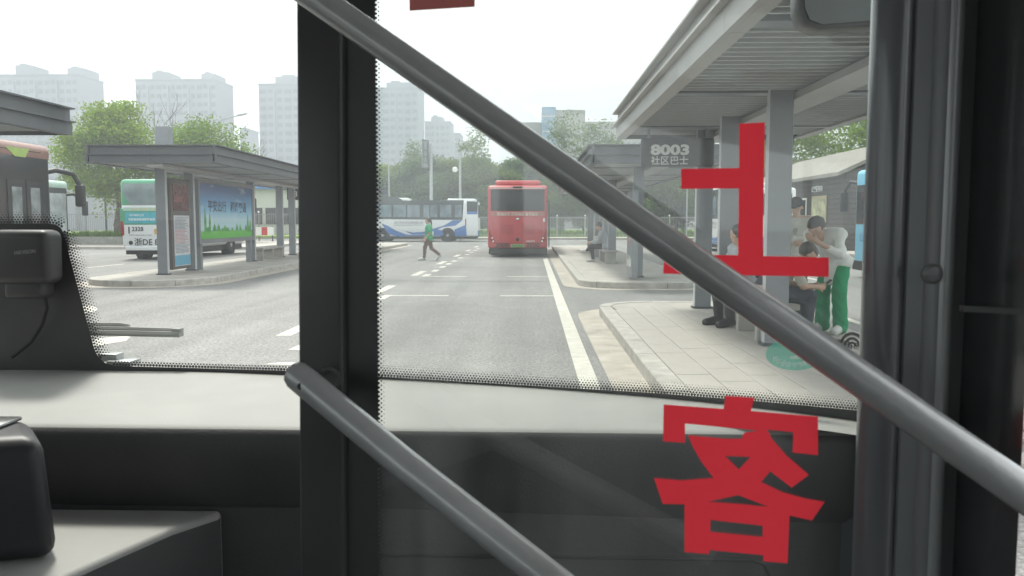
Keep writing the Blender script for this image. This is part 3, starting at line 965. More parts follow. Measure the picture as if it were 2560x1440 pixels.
# ================================================================== VEHICLES
def wheel(parent, x, y, r=.48, wdt=.28, sgn=1, rimm=None):
    t = MB()
    prof = [(-wdt / 2, r * .62), (-wdt / 2, r * .93), (-wdt / 2 + .04, r), (wdt / 2 - .04, r), (wdt / 2, r * .93), (wdt / 2, r * .62)]
    n = 20
    for (dx, rr) in prof:
        for k in range(n):
            an = 2 * math.pi * k / n
            t.v.append((x + dx, y + rr * math.cos(an), r + rr * math.sin(an)))
    for i in range(len(prof) - 1):
        for k in range(n):
            t.f.append((i * n + k, i * n + (k + 1) % n, (i + 1) * n + (k + 1) % n, (i + 1) * n + k)); t.m.append(0)
    w_ = t.build('wheel', M['tyre'], parent, world=False)
    h = MB()
    xf = x + sgn * (wdt / 2 - .05)
    h.tube([(xf - sgn * .12, y, r), (xf, y, r)], [r * .64, r * .64], 20)
    h.tube([(xf, y, r), (xf + sgn * .06, y, r)], [r * .26, r * .2], 12)
    for k in range(8):
        an = 2 * math.pi * k / 8
        h.tube([(xf, y + r * .42 * math.cos(an), r + r * .42 * math.sin(an)), (xf + sgn * .03, y + r * .42 * math.cos(an), r + r * .42 * math.sin(an))], [.03, .025], 6)
    h.build('rim', rimm or M['rim'], w_, world=False)
    return w_

def coach(name, loc, rz, L, W, H, body, z0=.32, wheels=(), bev=.16, mats=None):
    """bus body in its own frame: origin on the ground, rear face at y=0, front at y=L, right side at +x"""
    root = empty(name, loc, rz); ORG[root.name] = Vector()
    MB().box(-W / 2, W / 2, 0, L, z0, H).build('body', body, root, world=False, bevel=bev, seg=4, smooth=40)
    MB().box(-W / 2 + .1, W / 2 - .1, .15, L - .15, .2, z0 + .02).build('underbody', M['black'], root, world=False, smooth=0)
    for (y, r) in wheels:
        for s in (-1, 1):
            MB().tube([(s * (W / 2 - .30), y, r), (s * (W / 2 + .004), y, r)], [r + .10, r + .10], 20).build('wheel_arch', M['black'], root, world=False)
            wheel(root, s * (W / 2 - .12), y, r, sgn=s)
    return root
def side_windows(root, W, s, segs, z0, z1, m, name='window', th=.012):
    for (a, b) in segs:
        x = s * W / 2
        MB().box(min(x, x + s * th), max(x, x + s * th), a, b, z0, z1).build(name, m, root, world=False, smooth=0, bevel=.005, seg=1)

# ---- red city bus seen from behind
redp = mat('bus_red', (.52, .065, .075), .35, var=.05, coat=.3, dirt=.12)
rw = PY(1294, 600, 34.3)
red = coach('city_bus', (rw.x, 34.3, 0), 0, 10.5, 2.5, 2.98, redp, z0=.34, wheels=((2.6, .47), (8.0, .47)), bev=.14)
tag(red, 'red city bus parked ahead, seen from behind', 'bus')
X = 1.25
MB().box(-1.12, 1.12, -.012, .02, 1.92, 2.82).build('rear_window', M['winglass'], red, world=False, smooth=0, bevel=.06, seg=3)
MB().box(-1.16, 1.16, -.006, .02, 2.84, 2.90).build('top_trim', mat('bus_pale_trim', (.55, .42, .42), .4), red, world=False, smooth=0)
MB().box(-.95, .95, .3, 4.2, 2.985, 3.2).build('roof_unit', redp, red, world=False, bevel=.08, seg=3)
MB().box(-.95, .95, 6, 8.5, 2.985, 3.16).build('roof_unit', redp, red, world=False, bevel=.08, seg=3)
MB().box(-1.12, 1.12, -.008, .02, 1.72, 1.88).build('text_band', mat('band_brown', (.36, .14, .10), .5), red, world=False, smooth=0)
MB().text('绿色公交 文明出行 安全礼让', (0, -.012, 1.81), (1, 0, 0), (0, 0, 1), width=1.7, height=.055, align='C', bold=.01).text('低碳生活 从我做起 请勿靠近', (0, -.012, 1.735), (1, 0, 0), (0, 0, 1), width=1.7, height=.055, align='C', bold=.01).build('lettering', M['white'], red, world=False, smooth=0)
for cx in (-.45, .45):
    g = MB()
    for k in range(7):
        g.box(cx - .26, cx + .26, -.008, .01, .98 + k * .055, .998 + k * .055)
    g.build('vent', mat('vent_red', (.28, .03, .035), .5), red, world=False, smooth=0)
MB().box(-.07, .07, -.02, .01, 1.55, 1.64).build('badge', M['chrome'], red, world=False, smooth=0, bevel=.02)
MB().tube([(0, -.012, .74), (0, .01, .74)], [.07, .07], 14).build('fuel_cap', M['black'], red, world=False)
for (x0_, x1_, z0_, z1_) in ((-1.08, 1.08, 1.66, 1.668), (-1.08, 1.08, .575, .583), (-1.0, -.992, .585, 1.655), (.992, 1.0, .585, 1.655)):
    MB().box(x0_, x1_, -.004, .005, z0_, z1_).build('panel_seam', mat('seam_dark', (.10, .012, .015), .6), red, world=False, smooth=0)
lamp_red = mat('lamp_dark_red', (.30, .02, .025), .15, var=.1)
for s in (-1, 1):
    MB().prism([(s * .92, -.012, .6), (s * 1.16, -.012, .66), (s * 1.22, -.012, 1.2), (s * 1.1, -.012, .95)], (0, .04, 0)).build('tail_lamp', lamp_red, red, world=False, smooth=0)
    MB().tube([(s * 1.06, -.02, .80), (s * 1.06, .01, .80)], [.035, .035], 10).tube([(s * 1.02, -.02, .66), (s * 1.02, .01, .66)], [.04, .04], 10).build('reflector', M['white'], red, world=False)
MB().box(-1.21, 1.21, -.03, .1, .12, .36).build('bumper', M['black'], red, world=False, smooth=0, bevel=.03)
MB().box(-.28, .28, -.02, .01, .41, .54).build('plate', mat('plate_green', (.25, .45, .18), .4), red, world=False, smooth=0)
MB().text('浙D03550D', (0, -.024, .44), (1, 0, 0), (0, 0, 1), width=.46, height=.075, align='C', bold=.01).build('plate_lettering', M['black'], red, world=False, smooth=0)
MB().text('3000', (-.92, -.016, .40), (1, 0, 0), (0, 0, 1), height=.2, width=.56, bold=.035).text('3550', (.36, -.016, .40), (1, 0, 0), (0, 0, 1), height=.2, width=.56, bold=.035).build('number', mat('num_dark', (.04, .012, .014), .5), red, world=False, smooth=0)
MB().text('新能源客车', (.36, -.012, .63), (1, 0, 0), (0, 0, 1), height=.07, bold=.01).build('badge_lettering', M['white'], red, world=False, smooth=0)
MB().box(1.06, 1.14, -.014, .01, 1.48, 1.62).build('sticker', M['white'], red, world=False, smooth=0)
MB().box(-.2, .2, -.02, .05, 2.86, 2.95).build('brake_lamp', M['black'], red, world=False, smooth=0, bevel=.02)
MB().box(1.28, 1.33, -.1, -.05, .42, 2.3).box(1.22, 1.33, -.09, -.06, 2.3, 2.35).build('door_mirror_rod', M['black'], red, world=False, smooth=0)
for s in (-1, 1):
    side_windows(red, 2.5, s, [(.6 + i * 1.5, 2.0 + i * 1.5) for i in range(6)], 1.5, 2.65, M['winglass'])
g = MB()
for cx in (-.7, -.2, .3, .75):
    g.box(cx - .2, cx + .2, 1.4, 1.5, 1.6, 2.25)
g.build('seats', mat('seat_grey', (.3, .3, .3), .7), red, world=False)

# ---- white and blue bus crossing at the back (side on, rear to the right)
Yw = 60.6
whp = mat('bus_white', (.74, .76, .77), .35, var=.03, coat=.3, dirt=.12)
blp = mat('bus_blue', (.045, .15, .42), .35, var=.08, coat=.3)
pr_ = PY(1195, 560, Yw)
# rear face at px 1195; the bus points to -x: frame y axis -> -x
wb = coach('city_bus', (pr_.x, Yw + 1.25, 0), R(90), 9.6, 2.5, 2.95, whp, z0=.36, wheels=((2.25, .46), (7.1, .46)), bev=.14)
tag(wb, 'white and blue city bus crossing behind the pedestrian, seen side on', 'bus')
def wl(px, py, off=.0):            # pixel on the visible side -> local (x side=-1.25 faces the camera)
    p = PY(px, py, Yw - off)
    return (-1.25 - off, pr_.x - p.x, p.z)
S0, OY = 2560 - 2560, 0
def z4(x, y):                      # coordinates read in the enlarged crop -> photo pixels
    return (930 + x * .1836, 440 + y * .1836 - 3)
def side_poly(name, pts, m, off, parent=wb):
    mb = MB().prism([wl(*z4(x, y), off) for x, y in pts], (.008, 0, 0))
    return mb.build(name, m, parent, world=False, smooth=0)
dkw = mat('bus_window_dark', (.03, .036, .042), .08, var=.3, scale=1.0, spec=.8)
side_poly('window_band', [(-150, 290), (340, 300), (425, 350), (1250, 345), (1232, 615), (-150, 600)], dkw, .012)
for (a, b) in ((100, 265), (290, 460), (480, 650), (700, 780), (795, 890), (925, 1080), (1130, 1220)):
    side_poly('window', [(a, 410), (b, 410), (b, 575), (a, 575)], mat('bus_window_glass', (.14, .19, .23), .08, var=.5, scale=1.4, spec=.8), .022)
side_poly('stripe', [(130, 662), (205, 690), (330, 760), (470, 815), (820, 815), (690, 830), (330, 840), (215, 800)], blp, .012)
side_poly('stripe', [(440, 765), (560, 785), (700, 775), (980, 690), (1100, 618), (1232, 618), (1140, 690), (960, 715), (850, 760), (700, 810), (540, 810)], blp, .018)
side_poly('stripe', [(840, 730), (960, 760), (975, 830), (840, 830)], blp, .024)
side_poly('stripe', [(1120, 745), (1280, 680), (1290, 830), (1130, 840)], blp, .015)
MB().text('绍兴市公共交通有限公司', wl(*z4(305, 668), .02), (0, -1, 0), (0, 0, 1), width=2.1, height=.19, bold=.0).text('SHAOXING PUBLIC TRAFFIC', wl(*z4(305, 695), .02), (0, -1, 0), (0, 0, 1), width=2.1, height=.09).build('lettering', mat('ink_brown', (.10, .09, .10), .6), wb, world=False, smooth=0)
# rear face details (visible at a glancing angle)
MB().box(-1.05, 1.05, -.014, .01, 1.75, 2.7).build('rear_window', M['winglass'], wb, world=False, smooth=0)
MB().box(-1.2, 1.2, -.014, .01, .4, .8).build('rear_panel', blp, wb, world=False, smooth=0)
side_poly('side_window', [(1290, 360), (1440, 365), (1438, 530), (1292, 530)], M['winglass'], .013)
side_poly('notice', [(1292, 500), (1436, 500), (1436, 538), (1292, 538)], blp, .016)
side_poly('tail_lamp', [(1268, 600), (1285, 595), (1285, 690), (1268, 690)], lamp_red, .014)
MB().box(-.9, .9, 5.2, 8.6, 2.955, 3.22).build('roof_unit', whp, wb, world=False, bevel=.1, seg=3)
MB().box(-.9, .9, .2, 2.3, 2.955, 3.16).build('roof_unit', whp, wb, world=False, bevel=.08, seg=3)
# ---- white bus in the slot between the near columns
wb2 = copy_tree(wb)
wb2.location = (PY(1790, 600, 40).x + 1.3, 36, 0); wb2.rotation_euler = (0, 0, R(0))
wb2['label'] = 'white bus glimpsed through the slot between the two near shelter columns'

# ---- green and white minibus behind the left shelter
grp = mat('minibus_green', (.07, .30, .17), .35, var=.06, coat=.3, dirt=.15)
g0 = G(375, 652); gy = 31.6
xl = PY(303, 600, gy).x
mini = coach('minibus', (xl + 1.12, gy, 0), 0, 7.4, 2.24, 3.12, whp, z0=.42, wheels=((1.6, .42), (5.6, .42)), bev=.18)
tag(mini, 'green and white minibus parked behind the left shelter', 'minibus')
Wm = 2.24
# green upper half is a shell slightly proud of the white body
MB().box(-Wm / 2 - .006, Wm / 2 + .006, -.008, 7.408, 1.98, 3.128).build('upper_body', grp, mini, world=False, bevel=.18, seg=4, smooth=40)
MB().box(-Wm / 2 - .006, Wm / 2 + .006, -.010, .2, 1.36, 1.979).build('rear_panel', grp, mini, world=False, smooth=0, bevel=.01, seg=1)
MB().prism([(-.95, -.014, 2.95), (.95, -.014, 2.95), (1.0, -.014, 2.6), (.72, -.014, 2.12), (-.72, -.014, 2.12), (-1.0, -.014, 2.6)], (0, .03, 0)).build('rear_window', mat('minibus_glass', (.16, .20, .21), .08, var=.3, scale=1.5, spec=.8), mini, world=False, smooth=0)
MB().box(-1.0, 1.0, -.013, .01, 1.9, 2.03).build('banner', mat('banner_pale', (.35, .50, .45), .5), mini, world=False, smooth=0)
MB().text('安全文明 平安回家', (0, -.018, 1.925), (1, 0, 0), (0, 0, 1), width=1.4, height=.08, align='C', bold=.01).build('lettering', mat('ink_yellow', (.55, .45, .12), .5), mini, world=False, smooth=0)
MB().box(-.92, .92, -.014, .01, 1.42, 1.84).build('advert', mat('ad_teal', (.05, .34, .42), .5, var=.1), mini, world=False, smooth=0)
MB().text('绍兴城市公交', (-.75, -.019, 1.69), (1, 0, 0), (0, 0, 1), height=.09).text('为民服务热线投诉电话', (-.8, -.019, 1.52), (1, 0, 0), (0, 0, 1), height=.10, bold=.012).build('lettering', M['white'], mini, world=False, smooth=0)
MB().text('1', (-.82, -.012, 1.02), (1, 0, 0), (0, 0, 1), height=.26, bold=.03).text('2328', (-.68, -.012, 1.11), (1, 0, 0), (0, 0, 1), height=.17, bold=.02).text('全国交通运输服务监督', (-.82, -.012, .94), (1, 0, 0), (0, 0, 1), width=.9, height=.04).text('浙DE 8', (-.60, -.012, .55), (1, 0, 0), (0, 0, 1), height=.30, bold=.012).build('number', M['black'], mini, world=False, smooth=0)
MB().tube([(-.74, -.014, .66), (-.74, .01, .66)], [.08, .08], 14).build('round_cap', M['black'], mini, world=False)
MB().box(.2, .42, -.014, .01, 1.0, 1.2).build('sticker', mat('sticker_amber', (.60, .35, .04), .5), mini, world=False, smooth=0)
for s in (-1, 1):
    MB().box(s * 1.06 - .06, s * 1.06 + .06, -.016, .05, .95, 1.5).build('tail_lamp', lamp_red, mini, world=False, smooth=0, bevel=.02)
    side_windows(mini, Wm + .03, s, [(.4 + i * 1.35, 1.65 + i * 1.35) for i in range(5)], 2.05, 2.85, M['winglass'])
MB().box(-.95, .95, -.05, .1, .36, .52).build('bumper', whp, mini, world=False, smooth=0, bevel=.03)
def mirror_arm(root, pts, hx, hy, hz0, hz1, name='mirror'):
    mb = MB().tube(pts, .055, 8)
    o = mb.build(name, M['black'], root, world=False)
    MB().box(hx - .11, hx + .11, hy - .06, hy + .06, hz0, hz1).build('mirror_housing', M['black'], o, world=False, bevel=.05, seg=3)
    return o
mirror_arm(mini, [(1.1, 7.2, 2.75), (1.3, 7.6, 2.78), (1.5, 7.7, 2.6)], 1.52, 7.7, 1.95, 2.6)

# ---- dark bus with copper roof at the left edge, seen from its right side, front away
cop = mat('bus_copper', (.30, .17, .14), .4, .2, var=.1, coat=.2)
XB = -10.55
br = coach('city_bus', (XB - 1.25, 7.6, 0), 0, 10.3, 2.5, 3.12, mat('bus_charcoal', (.022, .023, .025), .3, var=.1, coat=.3), z0=.3, wheels=((2.4, .48), (8.0, .48)), bev=.16)
tag(br, 'dark bus with copper coloured roof edge at the left side of the picture', 'bus')
MB().box(-1.262, 1.262, .05, 10.30, 2.76, 3.135).build('roof_edge', cop, br, world=False, bevel=.13, seg=4, smooth=40)
MB().box(1.264, 1.268, .2, 9.9, 2.95, 2.965).build('roof_seam', M['black'], br, world=False, smooth=0)
MB().prism([(1.266, 8.7, 3.0), (1.266, 9.5, 3.0), (1.266, 9.35, 2.82), (1.266, 9.0, 2.82)], (.004, 0, 0)).build('leaf_emblem', mat('emblem_green', (.30, .42, .10), .5), br, world=False, smooth=0)
side_windows(br, 2.5, 1, [(.5 + i * 1.6, 2.0 + i * 1.6) for i in range(5)], 1.2, 2.6, mat('brown_bus_glass', (.05, .075, .085), .06, var=.6, scale=1.2, spec=.9))
for i in range(2):
    MB().box(1.25, 1.275, 8.72 + i * .62, 9.28 + i * .62, .4, 2.35).build('door_leaf', M['black'], br, world=False, smooth=0)
    MB().box(1.276, 1.284, 8.84 + i * .62, 9.16 + i * .62, .6, 2.2).build('door_glass', mat('door_pane', (.22, .25, .25), .1, var=.6, scale=2.2, spec=.8), br, world=False, smooth=0)
mirror_arm(br, [(1.1, 10.2, 2.55), (1.25, 10.45, 2.62), (1.5, 10.7, 2.55), (1.62, 10.75, 2.3)], 1.62, 10.75, 1.82, 2.32)
MB().box(-1.1, 1.1, 10.295, 10.31, 1.1, 2.6).build('windscreen', M['winglass'], br, world=False, smooth=0)
# ---- second bus further back with pale green roof
b2 = coach('city_bus', (PY(172, 500, 30).x - 1.25, 21, 0), 0, 9.0, 2.5, 2.95, M['black'], z0=.3, wheels=((2.2, .47), (7, .47)), bev=.16)
tag(b2, 'bus with pale green roof edge behind the dark copper roofed bus', 'bus')
MB().box(-1.262, 1.262, .05, 9.0, 2.62, 2.96).build('roof_edge', mat('bus_palegreen', (.42, .56, .48), .4), b2, world=False, bevel=.13, seg=4, smooth=40)
side_windows(b2, 2.5, 1, [(.5 + i * 1.4, 1.8 + i * 1.4) for i in range(6)], 1.1, 2.5, mat('b2_glass', (.35, .38, .38), .1, var=.3, scale=2))
mirror_arm(b2, [(1.1, 8.9, 2.45), (1.3, 9.2, 2.5), (1.6, 9.4, 2.3)], 1.62, 9.4, 1.7, 2.25)

# ---- light blue bus at the right, front towards the camera
lb_ = mat('bus_lightblue', (.10, .42, .62), .35, var=.05, coat=.3, dirt=.1)
xb = PY(2134, 600, 22.4).x
bb = coach('city_bus', (xb + 1.25, 12.8, 0), 0, 9.6, 2.5, 2.86, lb_, z0=.34, wheels=((2.4, .47), (6.4, .47)), bev=.14)
tag(bb, 'light blue bus standing on the road at the right edge', 'bus')
MB().box(-1.1, 1.1, 9.597, 9.615, 1.42, 2.42).build('windscreen', M['winglass'], bb, world=False, smooth=0, bevel=.05)
MB().box(-1.1, 1.1, 4.4, 9.3, 2.865, 3.2).build('roof_unit', M['white'], bb, world=False, bevel=.14, seg=4)
MB().box(-1.256, 1.256, 8.9, 9.64, .2, .46).build('bumper', M['black'], bb, world=False, smooth=0, bevel=.03)
for s in (-1, 1):
    side_windows(bb, 2.5, s, [(.6 + i * 1.5, 2.04 + i * 1.5) for i in range(5)] + [(8.15, 9.45)], 1.42, 2.45, M['winglass'])
    MB().box(s * .95 - .14, s * .95 + .14, 9.6, 9.622, .62, .8).build('headlight', M['white'], bb, world=False, smooth=0, bevel=.03)
MB().text('公交', (-1.257, 9.2, .95), (0, -1, 0), (0, 0, 1), height=.26, bold=.01).build('lettering', mat('ink_blue', (.05, .2, .34), .5), bb, world=False, smooth=0)
mirror_arm(bb, [(-1.15, 9.4, 2.5), (-1.3, 9.8, 2.55), (-1.42, 9.9, 2.3)], -1.42, 9.9, 1.75, 2.3)

# ================================================================== HUT, POLES, PLANTER, MISC
hx, hy0, hy1 = 14.3, 38.0, 54.0
hut = empty('timber_hut', (hx, hy0, 0))
wd = mat('dark_timber', (.06, .052, .047), .7, var=.3, scale=3, bump=.2)
MB().box(hx + .03, hx + 6, hy0 + .03, hy1, .15, 3.6).build('wall', mat('timber_core', (.012, .011, .01), .8), hut, smooth=0)
b = MB().box(0, .05, hy0, hy1, 0, .205).build('plank', wd, hut, world=False, smooth=0)
b.location = (-.022, -hy0, .2)
for i in range(1, 15):
    c = dup(b, (-.022 + random.uniform(-.004, .004), -hy0, .2 + i * .236), hut)
b = MB().box(0, 5.97, 0, .05, 0, .205).build('plank', wd, hut, world=False, smooth=0)
b.location = (.03, -.021, .2)
for i in range(1, 15):
    dup(b, (.03, -.021 + random.uniform(-.004, .004), .2 + i * .236), hut)
MB().prism([(hx - .5, hy0 - .4, 3.55), (hx + 3, hy0 - .4, 5.15), (hx + 6.5, hy0 - .4, 3.55), (hx + 6.5, hy0 - .4, 3.72), (hx + 3, hy0 - .4, 5.33), (hx - .5, hy0 - .4, 3.72)], (0, hy1 - hy0 + .8, 0)).build('roof', mat('hut_roof', (.21, .20, .175), .8, var=.15, scale=2, bump=.2), hut, smooth=0)
MB().prism([(hx, hy0, 3.6), (hx + 3, hy0, 5.13), (hx + 6, hy0, 3.6)], (0, .06, 0)).build('gable', wd, hut, smooth=0)
MB().box(hx - .06, hx - .023, 43.2, 44.4, 1.2, 2.7).build('window_frame', M['white'], hut, smooth=0)
MB().box(hx - .07, hx - .061, 43.3, 44.3, 1.3, 2.6).build('window', M['winglass'], hut, smooth=0)
MB().box(hx - .06, hx - .023, 46.2, 47.4, 1.2, 2.7).build('window_frame', M['white'], hut, smooth=0)
MB().box(hx - .07, hx - .061, 46.3, 47.3, 1.3, 2.6).build('window', M['winglass'], hut, smooth=0)
tag(hut, 'dark timber clad hut with tan pitched roof on the right', 'hut')
ps = empty('notice_poster', (hx - .05, 41.2, 1.5))
MB().box(hx - .09, hx - .063, 40.2, 42.3, 1.45, 2.75).build('frame', mat('poster_frame', (.42, .36, .20), .5), ps, smooth=0)
MB().box(hx - .1, hx - .091, 40.35, 42.15, 1.6, 2.6).build('sheet', mat('poster_sheet', (.40, .40, .24), .5, var=.5, scale=2.5), ps, smooth=0)
tag(ps, 'yellow framed poster hung on the timber hut wall', 'poster')
MB().text('公交服务站', (hx - .08, 42.4, 2.95), (0, -1, 0), (0, 0, 1), height=.32, bold=.02).build('lettering', M['white'], hut, smooth=0)
# direction sign board on a pole (seen from behind)
def pole(name, px, ybase, ytop, Y, r, label, m=None):
    b_, t_ = PY(px, ybase, Y), PY(px, ytop, Y)
    root = empty(name, (b_.x, Y, 0))
    MB().tube([(b_.x, Y, 0), (b_.x, Y, 2.5), (b_.x, Y, t_.z)], [r * 1.15, r, r * .8], 10).build('pole', m or mat('galvanised', (.40, .42, .43), .5, .3, var=.1), root)
    return tag(root, label, 'pole'), b_.x, t_.z
ds, dx_, dz_ = pole('direction_sign', 1079, 590, 360, 64.0, .14, 'road sign on a grey pole above the white and blue bus, seen from behind')
ds['category'] = 'sign'
a = PY(1057, 350, 64); b = PY(1076, 420, 64)
w2 = 1.1
fr = MB()
cx, zc0, zc1 = dx_ - .42, b.z, a.z
d1 = Vector((.34, 1.15, 0))
def sgn_pt(u, z, off=0): return Vector((cx, 63.9, 0)) + d1 * u + Vector((0, 0, z)) + Vector((.95, -.28, 0)) * off
MB().prism([sgn_pt(-.5, zc0), sgn_pt(.5, zc0), sgn_pt(.5, zc1), sgn_pt(-.5, zc1)], (-.04, .01, 0)).build('panel', mat('sign_back', (.30, .33, .34), .5), ds, smooth=0)
g = MB()
for u0, u1, z0_, z1_ in ((-.5, .5, zc0, zc0 + .08), (-.5, .5, zc1 - .08, zc1), (-.5, -.44, zc0, zc1), (.44, .5, zc0, zc1), (-.3, .3, zc0 + .35, zc0 + .43), (-.3, .3, zc0 + .8, zc0 + .88), (-.3, .3, zc0 + 1.3, zc0 + 1.38), (-.3, -.24, zc0 + .35, zc0 + 1.9), (.24, .3, zc0 + .35, zc0 + 1.9)):
    g.prism([sgn_pt(u0, z0_, .01), sgn_pt(u1, z0_, .01), sgn_pt(u1, z1_, .01), sgn_pt(u0, z1_, .01)], (.03, -.01, 0))
g.build('frame', mat('sign_frame', (.14, .15, .16), .5), ds, smooth=0)
lp1, lx, lz = pole('lamp_post', 1151, 590, 398, 64, .11, 'grey lamp post with a white globe to the left of the red bus')
MB().tube([(lx, 64, lz - .9), (lx - .35, 63.9, lz - .8)], .03, 6).build('arm', MATS['galvanised'], lp1)
g = MB(); g.tube([(lx - .38, 63.9, lz - 1.0), (lx - .38, 63.9, lz - .95), (lx - .38, 63.9, lz - .8), (lx - .38, 63.9, lz - .65), (lx - .38, 63.9, lz - .6)], [.05, .17, .22, .17, .05], 12); g.build('globe', M['white'], lp1)
MB().box(lx - .45, lx + .1, 63.9, 64.1, lz, lz + .12).build('lamp_head', MATS['galvanised'], lp1, smooth=0)
lp2, lx, lz = pole('lamp_post', 974, 590, 405, 66, .06, 'thin pale lamp post near the black door post')
MB().tube([(lx, 66, lz), (lx - .5, 66, lz + .15), (lx - 1.0, 66, lz + .2)], .04, 6).build('arm', MATS['galvanised'], lp2)
lp3, lx, lz = pole('street_lamp', 560, 600, 300, 75, .09, 'street lamp arm reaching out of the left trees against the sky')
MB().tube([(lx, 75, lz), (lx + .9, 75, lz + .25), (lx + 2.3, 75, lz + .5)], .06, 6).build('arm', MATS['galvanised'], lp3)
MB().obox((lx + 2.0, 75, lz + .5), (.45, 0, .08), (0, .12, 0), (0, 0, .05)).build('lamp_head', MATS['galvanised'], lp3, smooth=0)
lp4, lx, lz = pole('fence_pole', 1716, 590, 470, 66, .06, 'thin grey pole by the fence under the near canopy')
lp5, lx, lz = pole('fence_pole', 267, 600, 450, 52, .06, 'thin dark pole beside the left tree trunk', M['fascia'])
# planter round the left tree
pl_ = empty('planter', (-25.2, 49.3, .15))
pm = M['concrete']
for (x0, x1, y0, y1) in ((-27.4, -23.0, 47.0, 47.2), (-27.4, -23.0, 51.4, 51.6), (-27.4, -27.2, 47.205, 51.395), (-23.2, -23.0, 47.205, 51.395)):
    MB().box(x0, x1, y0, y1, .15, .6).build('side', mat('planter_stone', (.22, .22, .20), .8, var=.2, scale=3), pl_, smooth=0, bevel=.02, seg=1)
MB().box(-27.19, -23.21, 47.21, 51.39, .15, .5).build('soil', mat('soil', (.07, .06, .03), .95), pl_, smooth=0)
tag(pl_, 'low stone planter round the left tree', 'planter')
blades('planter_grass', -27.1, -23.3, 47.3, 51.3, .5, 2500, .35, 'yellow green grass in the stone planter', 'grass')
MB().tube([(0, 0, 0), (0, 0, 1.05)], [.335, .30], 10, cap=False).build('whitewash', mat('whitewash', (.55, .54, .50), .9, var=.2, scale=6), p1, world=False)
# blue fronted building and barrier seen through the left shelter
sb = empty('service_building', (-24.5, 80, 0))
a, b = PY(560, 520, 80), PY(760, 520, 80)
MB().box(a.x, b.x, 80, 90, 0, 4.6).build('wall', mat('pale_wall', (.52, .52, .50), .8, var=.05, scale=.5), sb, smooth=0)
MB().box(a.x - .2, b.x + .2, 79.4, 90, 4.61, 6.0).build('blue_fascia', mat('fascia_blue', (.06, .16, .42), .5), sb, smooth=0)
for q in range(6):
    xx = a.x + (b.x - a.x) * (q + .5) / 6
    MB().box(xx - .5, xx + .5, 79.93, 79.997, 1.2, 2.8).build('window', M['winglass'], sb, smooth=0)
tag(sb, 'low building with a blue fascia seen through the left shelter', 'building')
ba = empty('road_barrier', (PY(640, 590, 55).x, 55, 0))
for k in range(6):
    x_ = ba.location.x - 1.2 + k * .4
    MB().box(x_, x_ + .395, 54.95, 55.05, .55, 1.1).build('board', M['white'] if k % 2 else M['red_print'], ba, smooth=0)
for s in (-1.1, 1.1):
    MB().box(ba.location.x + s - .04, ba.location.x + s + .04, 55.052, 55.12, 0, 1.15).build('leg', M['fascia'], ba, smooth=0)
tag(ba, 'red and white road barrier beyond the left shelter', 'barrier')

# ================================================================== PEOPLE
def surf_net(val, org, h):
    nx, ny, nz = val.shape
    ins = val < 0
    c = np.zeros((nx - 1, ny - 1, nz - 1), int)
    offs = [(i, j, k) for i in (0, 1) for j in (0, 1) for k in (0, 1)]
    for (i, j, k) in offs:
        c += ins[i:nx - 1 + i, j:ny - 1 + j, k:nz - 1 + k]
    act = (c > 0) & (c < 8)
    idx = -np.ones(act.shape, int)
    cells = np.argwhere(act)
    idx[act] = np.arange(len(cells))
    acc = np.zeros((len(cells), 3)); cnt_ = np.zeros(len(cells))
    for a in offs:
        for ax in range(3):
            if a[ax] == 0:
                b = list(a); b[ax] = 1
                va = val[cells[:, 0] + a[0], cells[:, 1] + a[1], cells[:, 2] + a[2]]
                vb = val[cells[:, 0] + b[0], cells[:, 1] + b[1], cells[:, 2] + b[2]]
                m = (va < 0) != (vb < 0)
                t = np.where(m, va / np.where(m, va - vb, 1), 0)
                p = np.tile(np.array(a, float), (len(cells), 1)); p[:, ax] += t
                acc[m] += p[m]; cnt_[m] += 1
    V = org + (cells + acc / cnt_[:, None]) * h
    Fs = []
    for ax in range(3):
        sl0 = [slice(None)] * 3; sl1 = [slice(None)] * 3
        sl0[ax] = slice(0, -1); sl1[ax] = slice(1, None)
        e = np.argwhere(ins[tuple(sl0)] != ins[tuple(sl1)])
        u, v = (ax + 1) % 3, (ax + 2) % 3
        e = e[(e[:, u] > 0) & (e[:, v] > 0) & (e[:, u] < val.shape[u] - 1) & (e[:, v] < val.shape[v] - 1)]
        q = []
        for du, dv in ((1, 1), (0, 1), (0, 0), (1, 0)):
            cc = e.copy(); cc[:, u] -= du; cc[:, v] -= dv
            q.append(idx[cc[:, 0], cc[:, 1], cc[:, 2]])
        q = np.stack(q, 1)
        fl = ins[e[:, 0], e[:, 1], e[:, 2]]
        q[~fl] = q[~fl][:, ::-1]
        Fs.append(q)
    return V, np.concatenate(Fs)
